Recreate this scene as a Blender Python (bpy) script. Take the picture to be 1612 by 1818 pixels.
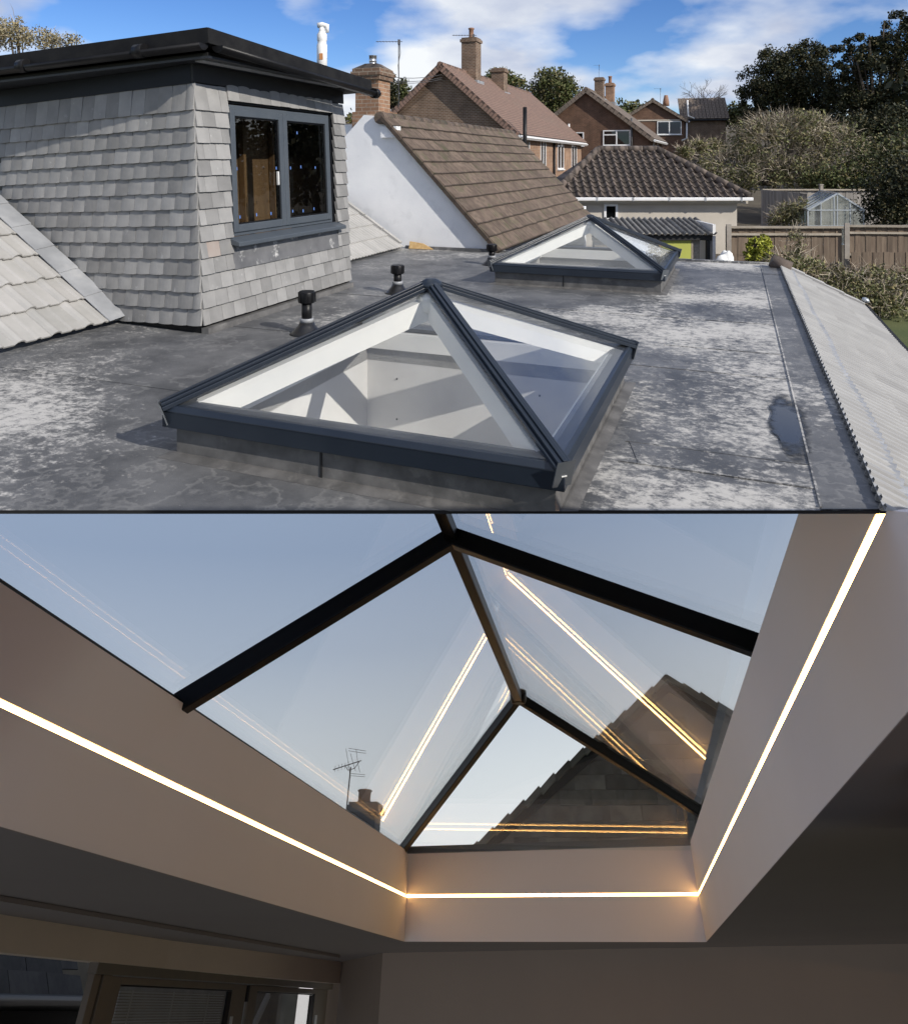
import bpy, bmesh, math, random
import numpy as np
from mathutils import Vector, Matrix, Euler

for _o in list(bpy.data.objects):
    bpy.data.objects.remove(_o)
SC = bpy.context.scene
COL = SC.collection
rnd = random.Random(7)
nrg = np.random.default_rng(11)

# ------------------------------------------------------------------ camera
CAMZ = 1.5
F_PX, PX, PY = 1300.0, 806.0, 287.0
cam_data = bpy.data.cameras.new("camera")
cam = bpy.data.objects.new("camera", cam_data)
COL.objects.link(cam)
cam.location = (0, 0, CAMZ)
cam.rotation_euler = (math.radians(90), 0, 0)
cam_data.sensor_fit = 'VERTICAL'
cam_data.sensor_height = 24.0
cam_data.lens = F_PX / 1818.0 * 24.0
cam_data.shift_y = -(909.0 - PY) / 1818.0
cam_data.clip_start = 0.05
cam_data.clip_end = 3000
SC.camera = cam

# ------------------------------------------------------------------ sky, sun, exposure
SUN_AZ = math.radians(-41.0)      # from +X, towards the camera side
SUN_EL = math.radians(32.0)
world = bpy.data.worlds.new("World")
SC.world = world
world.use_nodes = True
wn = world.node_tree
wn.nodes.clear()
def wnode(t, **kw):
    n = wn.nodes.new(t)
    for k, v in kw.items():
        setattr(n, k, v)
    return n
w_out = wnode('ShaderNodeOutputWorld')
w_bg = wnode('ShaderNodeBackground')
w_bg.inputs['Strength'].default_value = 0.105
w_sky = wnode('ShaderNodeTexSky', sky_type='NISHITA')
w_sky.sun_disc = False
w_sky.sun_elevation = SUN_EL
w_sky.sun_rotation = math.pi / 2 - SUN_AZ
w_sky.air_density = 1.0
w_sky.dust_density = 0.0
w_sky.altitude = 1500
w_sky.ozone_density = 4.0
w_tc = wnode('ShaderNodeTexCoord')
w_sep = wnode('ShaderNodeSeparateXYZ')
wn.links.new(w_tc.outputs['Generated'], w_sep.inputs[0])
w_add = wnode('ShaderNodeMath', operation='ADD'); w_add.inputs[1].default_value = 0.30
wn.links.new(w_sep.outputs['Z'], w_add.inputs[0])
w_max = wnode('ShaderNodeMath', operation='MAXIMUM'); w_max.inputs[1].default_value = 0.05
wn.links.new(w_add.outputs[0], w_max.inputs[0])
w_dx = wnode('ShaderNodeMath', operation='DIVIDE'); w_dy = wnode('ShaderNodeMath', operation='DIVIDE')
wn.links.new(w_sep.outputs['X'], w_dx.inputs[0]); wn.links.new(w_max.outputs[0], w_dx.inputs[1])
wn.links.new(w_sep.outputs['Y'], w_dy.inputs[0]); wn.links.new(w_max.outputs[0], w_dy.inputs[1])
w_cmb = wnode('ShaderNodeCombineXYZ')
wn.links.new(w_dx.outputs[0], w_cmb.inputs[0]); wn.links.new(w_dy.outputs[0], w_cmb.inputs[1])
w_no = wnode('ShaderNodeTexNoise'); w_no.inputs['Scale'].default_value = 1.5
w_no.inputs['Detail'].default_value = 9; w_no.inputs['Roughness'].default_value = 0.47
w_map = wnode('ShaderNodeMapping'); w_map.inputs['Location'].default_value = (2.3, 0.35, 0.0)
wn.links.new(w_cmb.outputs[0], w_map.inputs[0]); wn.links.new(w_map.outputs[0], w_no.inputs['Vector'])
w_rmp = wnode('ShaderNodeValToRGB')
w_rmp.color_ramp.elements[0].position = 0.45; w_rmp.color_ramp.elements[0].color = (0, 0, 0, 1)
w_rmp.color_ramp.elements[1].position = 0.565; w_rmp.color_ramp.elements[1].color = (1, 1, 1, 1)
wn.links.new(w_no.outputs['Fac'], w_rmp.inputs[0])
w_no2 = wnode('ShaderNodeTexNoise'); w_no2.inputs['Scale'].default_value = 2.6; w_no2.inputs['Detail'].default_value = 5
wn.links.new(w_map.outputs[0], w_no2.inputs['Vector'])
w_cc = wnode('ShaderNodeValToRGB')
w_cc.color_ramp.elements[0].position = 0.35; w_cc.color_ramp.elements[0].color = (4.9, 5.5, 7.0, 1)
w_cc.color_ramp.elements[1].position = 0.62; w_cc.color_ramp.elements[1].color = (9.0, 9.3, 9.6, 1)
wn.links.new(w_no2.outputs['Fac'], w_cc.inputs[0])
w_mx = wnode('ShaderNodeMixRGB')
w_up = wnode('ShaderNodeMath', operation='GREATER_THAN'); w_up.inputs[1].default_value = -0.02
wn.links.new(w_sep.outputs['Z'], w_up.inputs[0])
w_mul = wnode('ShaderNodeMath', operation='MULTIPLY')
wn.links.new(w_rmp.outputs[0], w_mul.inputs[0]); wn.links.new(w_up.outputs[0], w_mul.inputs[1])
wn.links.new(w_mul.outputs[0], w_mx.inputs[0])
w_hs = wnode('ShaderNodeHueSaturation'); w_hs.inputs['Saturation'].default_value = 1.2; w_hs.inputs['Hue'].default_value = 0.512; w_hs.inputs['Value'].default_value = 1.18
wn.links.new(w_sky.outputs[0], w_hs.inputs['Color']); wn.links.new(w_hs.outputs[0], w_mx.inputs[1]); wn.links.new(w_cc.outputs[0], w_mx.inputs[2])
wn.links.new(w_mx.outputs[0], w_bg.inputs['Color']); wn.links.new(w_bg.outputs[0], w_out.inputs[0])

sun_data = bpy.data.lights.new("sun", 'SUN')
sun_data.energy = 4.7
sun_data.angle = math.radians(0.5)
sun_data.color = (1.0, 0.94, 0.85)
sun = bpy.data.objects.new("sun", sun_data)
COL.objects.link(sun)
_sd = Vector((math.cos(SUN_EL) * math.cos(SUN_AZ), math.cos(SUN_EL) * math.sin(SUN_AZ), math.sin(SUN_EL)))
sun.rotation_euler = _sd.to_track_quat('Z', 'Y').to_euler()
sun.location = _sd * 50

SC.view_settings.view_transform = 'Standard'
SC.view_settings.look = 'None'
SC.view_settings.exposure = 0.0
SC.view_settings.gamma = 1.0
SC.view_settings.use_curve_mapping = False
SC.render.engine = 'CYCLES'
SC.cycles.max_bounces = 10
SC.cycles.transparent_max_bounces = 24
SC.cycles.caustics_reflective = False
SC.cycles.caustics_refractive = False
SC.cycles.sample_clamp_indirect = 6.0

# ------------------------------------------------------------------ coordinates
HA = math.radians(-21.0)                       # the house's axes: x along the roof front, y towards the back gardens
HC, HS = math.cos(HA), math.sin(HA)
def h2w(x, y, z=0.0):
    return Vector((x * HC - y * HS, x * HS + y * HC, z))
def w2h(x, y, z=0.0):
    return Vector((x * HC + y * HS, -x * HS + y * HC, z))
def ray(px, py):
    return Vector(((px - PX) / F_PX, 1.0, -(py - PY) / F_PX))
def at(px, py, dist):
    r = ray(px, py) * dist
    return Vector((r.x, r.y, r.z + CAMZ))
def onz(px, py, z=0.0):
    d = (CAMZ - z) * F_PX / (py - PY)
    return at(px, py, d)

# ------------------------------------------------------------------ mesh collecting
class MB:
    def __init__(s):
        s.v = []; s.f = []; s.sm = []
    def add(s, vs, fs, smooth=False):
        o = len(s.v)
        s.v += [tuple(q) for q in vs]
        for f in fs:
            s.f.append(tuple(i + o for i in f)); s.sm.append(smooth)
        return s
    def box(s, x0, x1, y0, y1, z0, z1):
        vs = [(x0, y0, z0), (x1, y0, z0), (x1, y1, z0), (x0, y1, z0), (x0, y0, z1), (x1, y0, z1), (x1, y1, z1), (x0, y1, z1)]
        return s.add(vs, [(0, 3, 2, 1), (4, 5, 6, 7), (0, 1, 5, 4), (1, 2, 6, 5), (2, 3, 7, 6), (3, 0, 4, 7)])
    def hexa(s, b, t):
        return s.add(list(b) + list(t), [(0, 3, 2, 1), (4, 5, 6, 7), (0, 1, 5, 4), (1, 2, 6, 5), (2, 3, 7, 6), (3, 0, 4, 7)])
    def beam(s, p0, p1, w, h, up=(0, 0, 1), off=0.0):
        p0 = Vector(p0); p1 = Vector(p1); d = (p1 - p0).normalized()
        sd = d.cross(Vector(up)).normalized(); n = sd.cross(d).normalized()
        b = []
        for p in (p0, p1):
            for a, c in ((-1, 0), (1, 0), (1, 1), (-1, 1)):
                b.append(p + sd * (a * w / 2) + n * (off + c * h))
        return s.add(b, [(0, 1, 2, 3), (7, 6, 5, 4), (0, 4, 5, 1), (1, 5, 6, 2), (2, 6, 7, 3), (3, 7, 4, 0)])
    def tube(s, pts, r, n=8, cap=True):
        pts = [Vector(p) for p in pts]
        rs = r if isinstance(r, (list, tuple)) else [r] * len(pts)
        o = len(s.v); prev = None
        for i, p in enumerate(pts):
            d = (pts[min(i + 1, len(pts) - 1)] - pts[max(i - 1, 0)]).normalized()
            a = prev if prev is not None else (Vector((0, 0, 1)) if abs(d.z) < .9 else Vector((1, 0, 0)))
            a = (a - d * a.dot(d)).normalized(); prev = a; b = d.cross(a)
            for k in range(n):
                t = 2 * math.pi * k / n
                s.v.append(tuple(p + a * (rs[i] * math.cos(t)) + b * (rs[i] * math.sin(t))))
        for i in range(len(pts) - 1):
            for k in range(n):
                q = o + i * n
                s.f.append((q + k, q + (k + 1) % n, q + n + (k + 1) % n, q + n + k)); s.sm.append(n > 5)
        if cap:
            s.f.append(tuple(o + k for k in reversed(range(n)))); s.sm.append(False)
            q = o + (len(pts) - 1) * n
            s.f.append(tuple(q + k for k in range(n))); s.sm.append(False)
        return s
    def lathe(s, c, prof, n=20):
        o = len(s.v)
        for r, z in prof:
            for k in range(n):
                t = 2 * math.pi * k / n
                s.v.append((c[0] + r * math.cos(t), c[1] + r * math.sin(t), c[2] + z))
        for i in range(len(prof) - 1):
            for k in range(n):
                q = o + i * n
                s.f.append((q + k, q + (k + 1) % n, q + n + (k + 1) % n, q + n + k)); s.sm.append(True)
        s.f.append(tuple(o + k for k in reversed(range(n)))); s.sm.append(False)
        q = o + (len(prof) - 1) * n
        s.f.append(tuple(q + k for k in range(n))); s.sm.append(False)
        return s
    def prism(s, pts, d):
        d = Vector(d); n = len(pts); a = [Vector(p) for p in pts]
        vs = a + [p + d for p in a]
        fs = [tuple(reversed(range(n))), tuple(range(n, 2 * n))] + [(i, (i + 1) % n, n + (i + 1) % n, n + i) for i in range(n)]
        return s.add(vs, fs)
    def mesh(s, name, mat=None, off=None):
        me = bpy.data.meshes.new(name)
        vs = s.v if off is None else [(a[0] - off[0], a[1] - off[1], a[2] - off[2]) for a in s.v]
        me.from_pydata(vs, [], s.f)
        me.polygons.foreach_set('use_smooth', s.sm)
        bm = bmesh.new(); bm.from_mesh(me)
        bmesh.ops.recalc_face_normals(bm, faces=bm.faces); bm.to_mesh(me); bm.free()
        if mat: me.materials.append(mat)
        return me
    def build(s, name, mat, parent=None, off=None, bevel=0.0):
        return link(name, s.mesh(name, mat, off), parent, bevel)
def link(name, me, parent=None, bevel=0.0):
    o = bpy.data.objects.new(name, me); COL.objects.link(o)
    if parent is not None: o.parent = parent
    if bevel:
        b = o.modifiers.new('bevel', 'BEVEL'); b.width = bevel; b.segments = 2; b.limit_method = 'ANGLE'
    return o
def box(name, mat, parent, *a, bevel=0.0):
    return MB().box(*a).build(name, mat, parent, bevel=bevel)
def tag(o, label, cat, group=None, kind=None):
    if label: o['label'] = label
    if cat: o['category'] = cat
    if group: o['group'] = group
    if kind: o['kind'] = kind
    return o
def thing(name, label, cat, loc=(0, 0, 0), rotz=0.0, group=None, matrix=None):
    o = bpy.data.objects.new(name, None); COL.objects.link(o)
    o.empty_display_size = 0.2
    if matrix is not None: o.matrix_world = matrix
    else:
        o.location = loc; o.rotation_euler = (0, 0, rotz)
    return tag(o, label, cat, group)
def frame(o, ex, ey, ez):
    m = Matrix((ex, ey, ez)).transposed().to_4x4(); m.translation = o
    return m
def copy_tree(o, parent=None):
    c = o.copy(); COL.objects.link(c); c.parent = parent
    for ch in list(o.children): copy_tree(ch, c)
    return c

# ------------------------------------------------------------------ materials
def new_mat(name):
    m = bpy.data.materials.new(name); m.use_nodes = True
    nt = m.node_tree
    return m, nt, nt.nodes['Principled BSDF']
def coords(nt, scale=(1, 1, 1), rot=(0, 0, 0), loc=(0, 0, 0)):
    tc = nt.nodes.new('ShaderNodeTexCoord'); mp = nt.nodes.new('ShaderNodeMapping')
    mp.inputs['Scale'].default_value = scale; mp.inputs['Rotation'].default_value = rot; mp.inputs['Location'].default_value = loc
    nt.links.new(tc.outputs['Object'], mp.inputs[0])
    return mp.outputs[0]
def noise(nt, vec, scale, detail=4, rough=0.55):
    n = nt.nodes.new('ShaderNodeTexNoise')
    n.inputs['Scale'].default_value = scale; n.inputs['Detail'].default_value = detail; n.inputs['Roughness'].default_value = rough
    nt.links.new(vec, n.inputs['Vector'])
    return n.outputs['Fac']
def ramp(nt, fac, stops):
    r = nt.nodes.new('ShaderNodeValToRGB'); e = r.color_ramp.elements
    while len(e) < len(stops): e.new(0.5)
    for i, (p, c) in enumerate(stops):
        e[i].position = p; e[i].color = (*c, 1) if len(c) == 3 else c
    nt.links.new(fac, r.inputs[0])
    return r.outputs[0]
def mixc(nt, fac, a, b, mode='MIX'):
    m = nt.nodes.new('ShaderNodeMixRGB'); m.blend_type = mode
    for i, x in ((0, fac), (1, a), (2, b)):
        if isinstance(x, (int, float)): m.inputs[i].default_value = x
        elif isinstance(x, tuple): m.inputs[i].default_value = (*x, 1)
        else: nt.links.new(x, m.inputs[i])
    return m.outputs[0]
def bump(nt, bs, h, strength=0.3, dist=0.02):
    b = nt.nodes.new('ShaderNodeBump'); b.inputs['Strength'].default_value = strength; b.inputs['Distance'].default_value = dist
    nt.links.new(h, b.inputs['Height']); nt.links.new(b.outputs[0], bs.inputs['Normal'])
def math_n(nt, op, a, b=None):
    m = nt.nodes.new('ShaderNodeMath'); m.operation = op
    for i, x in ((0, a), (1, b)):
        if x is None: continue
        if isinstance(x, (int, float)): m.inputs[i].default_value = x
        else: nt.links.new(x, m.inputs[i])
    return m.outputs[0]
def pmat(name, c1, c2=None, scale=6, rough=0.7, metal=0.0, spec=0.5, bmp=0.0, bscale=None, stretch=(1, 1, 1), rand=0.0, lo=0.35, hi=0.65, c3=None, s3=1.5, m3=(0.55, 0.7), rot=(0, 0, 0), coat=0.0):
    """two-tone mottled surface; rand varies the tone from object to object, c3 adds larger stains"""
    m, nt, bs = new_mat(name)
    bs.inputs['Roughness'].default_value = rough; bs.inputs['Metallic'].default_value = metal
    bs.inputs['Specular IOR Level'].default_value = spec
    bs.inputs['Coat Weight'].default_value = coat
    vec = coords(nt, stretch, rot)
    if rand:
        oi = nt.nodes.new('ShaderNodeObjectInfo')
        va = nt.nodes.new('ShaderNodeVectorMath'); va.operation = 'ADD'
        sc = math_n(nt, 'MULTIPLY', oi.outputs['Random'], 37.0)
        nt.links.new(vec, va.inputs[0]); nt.links.new(sc, va.inputs[1]); vec = va.outputs[0]
    c2 = c2 or tuple(x * 0.8 for x in c1)
    nf = noise(nt, vec, scale)
    col = ramp(nt, nf, [(lo, c1), (hi, c2)])
    if c3:
        f3 = ramp(nt, noise(nt, vec, s3, 6, 0.65), [(m3[0], (0, 0, 0)), (m3[1], (1, 1, 1))])
        col = mixc(nt, f3, col, c3)
    if rand:
        g = ramp(nt, oi.outputs['Random'], [(0, (1 - rand,) * 3), (1, (1 + rand,) * 3)])
        col = mixc(nt, 1.0, col, g, 'MULTIPLY')
    nt.links.new(col, bs.inputs['Base Color'])
    if bmp:
        bump(nt, bs, noise(nt, vec, bscale or scale * 3, 6, 0.6), bmp, 0.01)
    return m
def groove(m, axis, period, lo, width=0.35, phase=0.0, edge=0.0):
    """rib shading painted into grooves, dirt on sheets; course shadow painted along the lower edge"""
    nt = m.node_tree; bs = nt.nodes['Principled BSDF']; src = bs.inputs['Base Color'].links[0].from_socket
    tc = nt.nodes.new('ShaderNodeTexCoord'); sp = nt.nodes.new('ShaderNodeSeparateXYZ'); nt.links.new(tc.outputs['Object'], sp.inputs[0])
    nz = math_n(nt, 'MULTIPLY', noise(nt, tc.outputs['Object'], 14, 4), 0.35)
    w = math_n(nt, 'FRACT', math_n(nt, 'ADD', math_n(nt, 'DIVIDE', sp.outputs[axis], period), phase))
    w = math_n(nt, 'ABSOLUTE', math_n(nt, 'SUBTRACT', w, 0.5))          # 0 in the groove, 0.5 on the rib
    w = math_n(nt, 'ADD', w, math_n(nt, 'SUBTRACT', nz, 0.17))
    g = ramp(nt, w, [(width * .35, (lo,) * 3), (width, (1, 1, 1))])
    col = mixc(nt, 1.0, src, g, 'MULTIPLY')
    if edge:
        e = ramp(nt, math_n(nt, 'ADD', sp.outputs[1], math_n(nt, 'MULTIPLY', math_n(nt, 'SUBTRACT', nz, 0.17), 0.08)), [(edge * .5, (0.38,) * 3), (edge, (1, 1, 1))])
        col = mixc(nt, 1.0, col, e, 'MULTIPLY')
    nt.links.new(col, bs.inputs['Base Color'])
def glass_mat(name, tint=(0.93, 0.96, 0.95), ior=1.45, gain=1.0, dirt=0.0, rough=0.0):
    m = bpy.data.materials.new(name); m.use_nodes = True
    nt = m.node_tree; nt.nodes.clear()
    out = nt.nodes.new('ShaderNodeOutputMaterial'); mix = nt.nodes.new('ShaderNodeMixShader')
    tr = nt.nodes.new('ShaderNodeBsdfTransparent'); gl = nt.nodes.new('ShaderNodeBsdfGlossy'); fr = nt.nodes.new('ShaderNodeFresnel')
    tr.inputs[0].default_value = (*tint, 1); gl.inputs['Roughness'].default_value = rough
    gl.inputs['Color'].default_value = (1, 1, 1, 1); fr.inputs[0].default_value = ior
    ge = nt.nodes.new('ShaderNodeNewGeometry'); ii = nt.nodes.new('ShaderNodeMix')
    ii.inputs[2].default_value = ior; ii.inputs[3].default_value = 1.0 / ior
    nt.links.new(ge.outputs['Backfacing'], ii.inputs[0]); nt.links.new(ii.outputs[0], fr.inputs[0])
    f = math_n(nt, 'MULTIPLY', fr.outputs[0], gain)
    f = math_n(nt, 'MINIMUM', f, 1.0)
    nt.links.new(f, mix.inputs[0]); nt.links.new(tr.outputs[0], mix.inputs[1]); nt.links.new(gl.outputs[0], mix.inputs[2])
    last = mix.outputs[0]
    if dirt:
        df = nt.nodes.new('ShaderNodeBsdfDiffuse'); df.inputs[0].default_value = (0.6, 0.62, 0.62, 1)
        m2 = nt.nodes.new('ShaderNodeMixShader')
        vec = coords(nt)
        dd = ramp(nt, noise(nt, vec, 3.0, 6, 0.65), [(0.4, (dirt * .3,) * 3), (0.75, (dirt,) * 3)])
        nt.links.new(dd, m2.inputs[0]); nt.links.new(last, m2.inputs[1]); nt.links.new(df.outputs[0], m2.inputs[2]); last = m2.outputs[0]
    nt.links.new(last, out.inputs[0])
    return m
def brick_mat(name, a, b, mortar, w=0.215, h=0.075, rough=0.85):
    m, nt, bs = new_mat(name)
    tc = nt.nodes.new('ShaderNodeTexCoord'); sp = nt.nodes.new('ShaderNodeSeparateXYZ'); cb = nt.nodes.new('ShaderNodeCombineXYZ')
    nt.links.new(tc.outputs['Object'], sp.inputs[0])
    nt.links.new(math_n(nt, 'ADD', sp.outputs[0], sp.outputs[1]), cb.inputs[0]); nt.links.new(sp.outputs[2], cb.inputs[1])
    br = nt.nodes.new('ShaderNodeTexBrick')
    br.inputs['Color1'].default_value = (*a, 1); br.inputs['Color2'].default_value = (*b, 1); br.inputs['Mortar'].default_value = (*mortar, 1)
    br.inputs['Scale'].default_value = 1.0; br.inputs['Mortar Size'].default_value = 0.008
    br.inputs['Brick Width'].default_value = w; br.inputs['Row Height'].default_value = h; br.inputs['Bias'].default_value = 0.0
    nt.links.new(cb.outputs[0], br.inputs['Vector'])
    nf = noise(nt, tc.outputs['Object'], 1.6, 6, 0.7)
    col = mixc(nt, 1.0, br.outputs[0], ramp(nt, nf, [(0.3, (0.62, 0.60, 0.58)), (0.7, (1.3, 1.28, 1.25))]), 'MULTIPLY')
    nt.links.new(col, bs.inputs['Base Color']); bs.inputs['Roughness'].default_value = rough
    bump(nt, bs, math_n(nt, 'SUBTRACT', 1.0, br.outputs['Fac']), 0.5, 0.01)
    return m
def rooftile_mat(name, a, b, gap, w=0.17, h=0.1, stain=(0.1, 0.1, 0.06)):
    m, nt, bs = new_mat(name)
    vec = coords(nt)
    br = nt.nodes.new('ShaderNodeTexBrick')
    br.inputs['Color1'].default_value = (*a, 1); br.inputs['Color2'].default_value = (*b, 1); br.inputs['Mortar'].default_value = (*gap, 1)
    br.inputs['Scale'].default_value = 1.0; br.inputs['Mortar Size'].default_value = 0.018
    br.inputs['Brick Width'].default_value = w; br.inputs['Row Height'].default_value = h
    nt.links.new(vec, br.inputs['Vector'])
    col = mixc(nt, ramp(nt, noise(nt, vec, 0.9, 6, 0.7), [(0.5, (0, 0, 0)), (0.75, (0.7, 0.7, 0.7))]), br.outputs[0], stain)
    nt.links.new(col, bs.inputs['Base Color']); bs.inputs['Roughness'].default_value = 0.9
    bump(nt, bs, math_n(nt, 'SUBTRACT', 1.0, br.outputs['Fac']), 0.6, 0.02)
    return m
def leaf_mat(name, a, b, c=None, big=0.8):
    m, nt, bs = new_mat(name)
    geo = nt.nodes.new('ShaderNodeNewGeometry')
    vec = coords(nt)
    col = ramp(nt, geo.outputs['Random Per Island'], [(0.0, a), (0.6, b), (1.0, c or b)])
    g = ramp(nt, noise(nt, vec, big, 3), [(0.35, (0.72,) * 3), (0.65, (1.2,) * 3)])
    nt.links.new(mixc(nt, 1.0, col, g, 'MULTIPLY'), bs.inputs['Base Color'])
    bs.inputs['Roughness'].default_value = 0.6; bs.inputs['Specular IOR Level'].default_value = 0.3
    return m
def emit_mat(name, col, strength):
    m = bpy.data.materials.new(name); m.use_nodes = True
    nt = m.node_tree; nt.nodes.clear()
    o = nt.nodes.new('ShaderNodeOutputMaterial'); e = nt.nodes.new('ShaderNodeEmission')
    e.inputs[0].default_value = (*col, 1); e.inputs[1].default_value = strength
    nt.links.new(e.outputs[0], o.inputs[0])
    return m

def felt_mat(name, base=(0.115, 0.118, 0.122), dark=(0.06, 0.062, 0.066), pale=(0.50, 0.485, 0.455), amount=0.565, streak=(1.0, 1.3, 1.0), soft=0.04):
    """weathered roofing membrane: grey sheet with whitish scuffed bloom drawn out along the sheets"""
    m, nt, bs = new_mat(name)
    tc = nt.nodes.new('ShaderNodeTexCoord')
    v1 = coords(nt, streak, (0, 0, math.radians(6)))
    v0 = coords(nt)
    tone = ramp(nt, noise(nt, v0, 1.1, 4, 0.55), [(0.32, dark), (0.68, base)])
    big = noise(nt, v0, 0.55, 3, 0.5)                 # where the bloom lies thick
    fine = noise(nt, v1, 10.0, 12, 0.78)
    fine2 = noise(nt, v1, 30.0, 8, 0.75)
    lev = math_n(nt, 'ADD', math_n(nt, 'MULTIPLY', fine, 0.72), math_n(nt, 'MULTIPLY', fine2, 0.34))
    lev = math_n(nt, 'ADD', lev, math_n(nt, 'MULTIPLY', math_n(nt, 'SUBTRACT', big, 0.5), 0.75))
    spx = nt.nodes.new('ShaderNodeSeparateXYZ'); nt.links.new(tc.outputs['Object'], spx.inputs[0])
    side = nt.nodes.new('ShaderNodeMapRange'); side.inputs['From Min'].default_value = -3.2; side.inputs['From Max'].default_value = 0.6
    side.inputs['To Min'].default_value = -0.045; side.inputs['To Max'].default_value = 0.05
    nt.links.new(spx.outputs[0], side.inputs['Value']); lev = math_n(nt, 'ADD', lev, side.outputs[0])
    msk = ramp(nt, lev, [(amount - soft, (0, 0, 0)), (amount + soft * 1.6, (1, 1, 1))])
    haze = ramp(nt, noise(nt, v0, 2.2, 8, 0.7), [(0.40, (0, 0, 0)), (0.70, (0.6, 0.6, 0.6))])
    col = mixc(nt, haze, tone, (0.2, 0.2, 0.2))
    col = mixc(nt, msk, col, pale)
    spots = ramp(nt, noise(nt, v1, 24.0, 5, 0.75), [(0.66, (0, 0, 0)), (0.72, (1, 1, 1))])
    col = mixc(nt, math_n(nt, 'MULTIPLY', spots, 0.75), col, (0.6, 0.585, 0.55))
    tide = ramp(nt, noise(nt, v0, 1.7, 5, 0.6), [(0.47, (0, 0, 0)), (0.5, (0.28, 0.28, 0.28)), (0.51, (0, 0, 0))])
    col = mixc(nt, tide, col, (0.34, 0.335, 0.32))
    damp = ramp(nt, noise(nt, v0, 0.9, 6, 0.6), [(0.64, (0, 0, 0)), (0.70, (0.5, 0.5, 0.5))])
    col = mixc(nt, damp, col, (0.055, 0.057, 0.06))
    nt.links.new(col, bs.inputs['Base Color'])
    rr = ramp(nt, msk, [(0, (0.48,) * 3), (1, (0.8,) * 3)])
    nt.links.new(rr, bs.inputs['Roughness'])
    bump(nt, bs, math_n(nt, 'ADD', math_n(nt, 'MULTIPLY', fine, 0.6), math_n(nt, 'MULTIPLY', big, 1.5)), 0.35, 0.02)
    return m

M = {}
M['felt'] = felt_mat('roof_felt')
M['felt_strip'] = felt_mat('roof_felt_strip', (0.12, 0.122, 0.126), (0.08, 0.082, 0.086), amount=0.66)
M['felt_up'] = pmat('upstand_felt', (0.085, 0.083, 0.081), (0.15, 0.146, 0.142), 7, 0.62, c3=(0.27, 0.26, 0.245), s3=5, m3=(0.56, 0.8), bmp=0.2)
M['drip'] = pmat('edge_trim', (0.008, 0.008, 0.009), (0.012, 0.012, 0.012), 8, 0.6)
M['navy'] = pmat('anthracite_aluminium', (0.014, 0.020, 0.031), (0.018, 0.025, 0.037), 4, 0.34, spec=0.5)
M['cap'] = pmat('end_cap_grey', (0.11, 0.125, 0.14), (0.14, 0.15, 0.165), 9, 0.35, metal=0.3)
M['frame_grey'] = pmat('window_grey', (0.065, 0.078, 0.094), (0.075, 0.088, 0.104), 5, 0.38)
M['frame_dark'] = pmat('window_reveal', (0.012, 0.015, 0.02), (0.02, 0.022, 0.027), 5, 0.45)
M['white_in'] = pmat('white_lining', (0.80, 0.79, 0.75), (0.74, 0.735, 0.71), 2.2, 0.5)
M['board_in'] = pmat('well_boarding', (0.60, 0.585, 0.565), (0.66, 0.65, 0.63), 2.5, 0.8)
M['glass'] = glass_mat('lantern_glass', (0.985, 0.99, 0.99), 1.45, 0.85, dirt=0.045)
M['black'] = pmat('black_plastic', (0.006, 0.006, 0.007), (0.010, 0.010, 0.011), 5, 0.42, spec=0.25)
M['black_felt'] = pmat('dormer_felt', (0.007, 0.007, 0.008), (0.014, 0.014, 0.014), 6, 0.75, spec=0.2, bmp=0.25)
M['fascia'] = pmat('shaded_blue_fascia', (0.006, 0.009, 0.014), (0.009, 0.012, 0.018), 4, 0.5, spec=0.2)  # darker than the aluminium: the eaves shadow is put into the colour
M['blacksoft'] = pmat('black_collar', (0.012, 0.012, 0.013), (0.02, 0.02, 0.021), 8, 0.3)
M['vtile'] = pmat('hung_tile_grey', (0.225, 0.222, 0.216), (0.285, 0.28, 0.272), 5, 0.6, rand=0.2, c3=(0.46, 0.455, 0.445), s3=13, m3=(0.64, 0.78), bmp=0.15)
M['vtile_red'] = pmat('hung_tile_reddish', (0.30, 0.24, 0.21), (0.34, 0.30, 0.27), 5, 0.62, bmp=0.12)
M['ltile'] = pmat('pale_roof_tile', (0.33, 0.325, 0.31), (0.40, 0.39, 0.375), 3, 0.75, rand=0.05, c3=(0.42, 0.41, 0.39), s3=7, m3=(0.6, 0.85), bmp=0.15)
M['gtile'] = pmat('grey_ribbed_tile', (0.31, 0.305, 0.295), (0.375, 0.37, 0.355), 3, 0.78, rand=0.06, bmp=0.15)
M['lead'] = pmat('lead_flashing', (0.27, 0.28, 0.295), (0.37, 0.38, 0.395), 3.5, 0.45, metal=0.1, c3=(0.46, 0.46, 0.46), s3=5, m3=(0.58, 0.85), bmp=0.35, bscale=5)
M['apron'] = pmat('stained_apron', (0.13, 0.132, 0.138), (0.19, 0.19, 0.195), 5, 0.5, metal=0.2, c3=(0.66, 0.65, 0.63), s3=6, m3=(0.57, 0.70), bmp=0.3, bscale=7)
M['render_w'] = pmat('white_render', (0.86, 0.865, 0.87), (0.79, 0.80, 0.815), 2.0, 0.85, bmp=0.25, bscale=9, c3=(0.66, 0.67, 0.68), s3=2.6, m3=(0.55, 0.8))
M['btile'] = pmat('brown_roof_tile', (0.105, 0.077, 0.06), (0.17, 0.128, 0.10), 7, 0.9, rand=0.18, c3=(0.085, 0.085, 0.045), s3=3.0, m3=(0.52, 0.72), bmp=0.4, bscale=25)
M['pantile'] = pmat('dark_pantile', (0.095, 0.073, 0.06), (0.15, 0.12, 0.10), 6, 0.88, rand=0.22, c3=(0.26, 0.25, 0.22), s3=9, m3=(0.6, 0.8), bmp=0.3)
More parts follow.
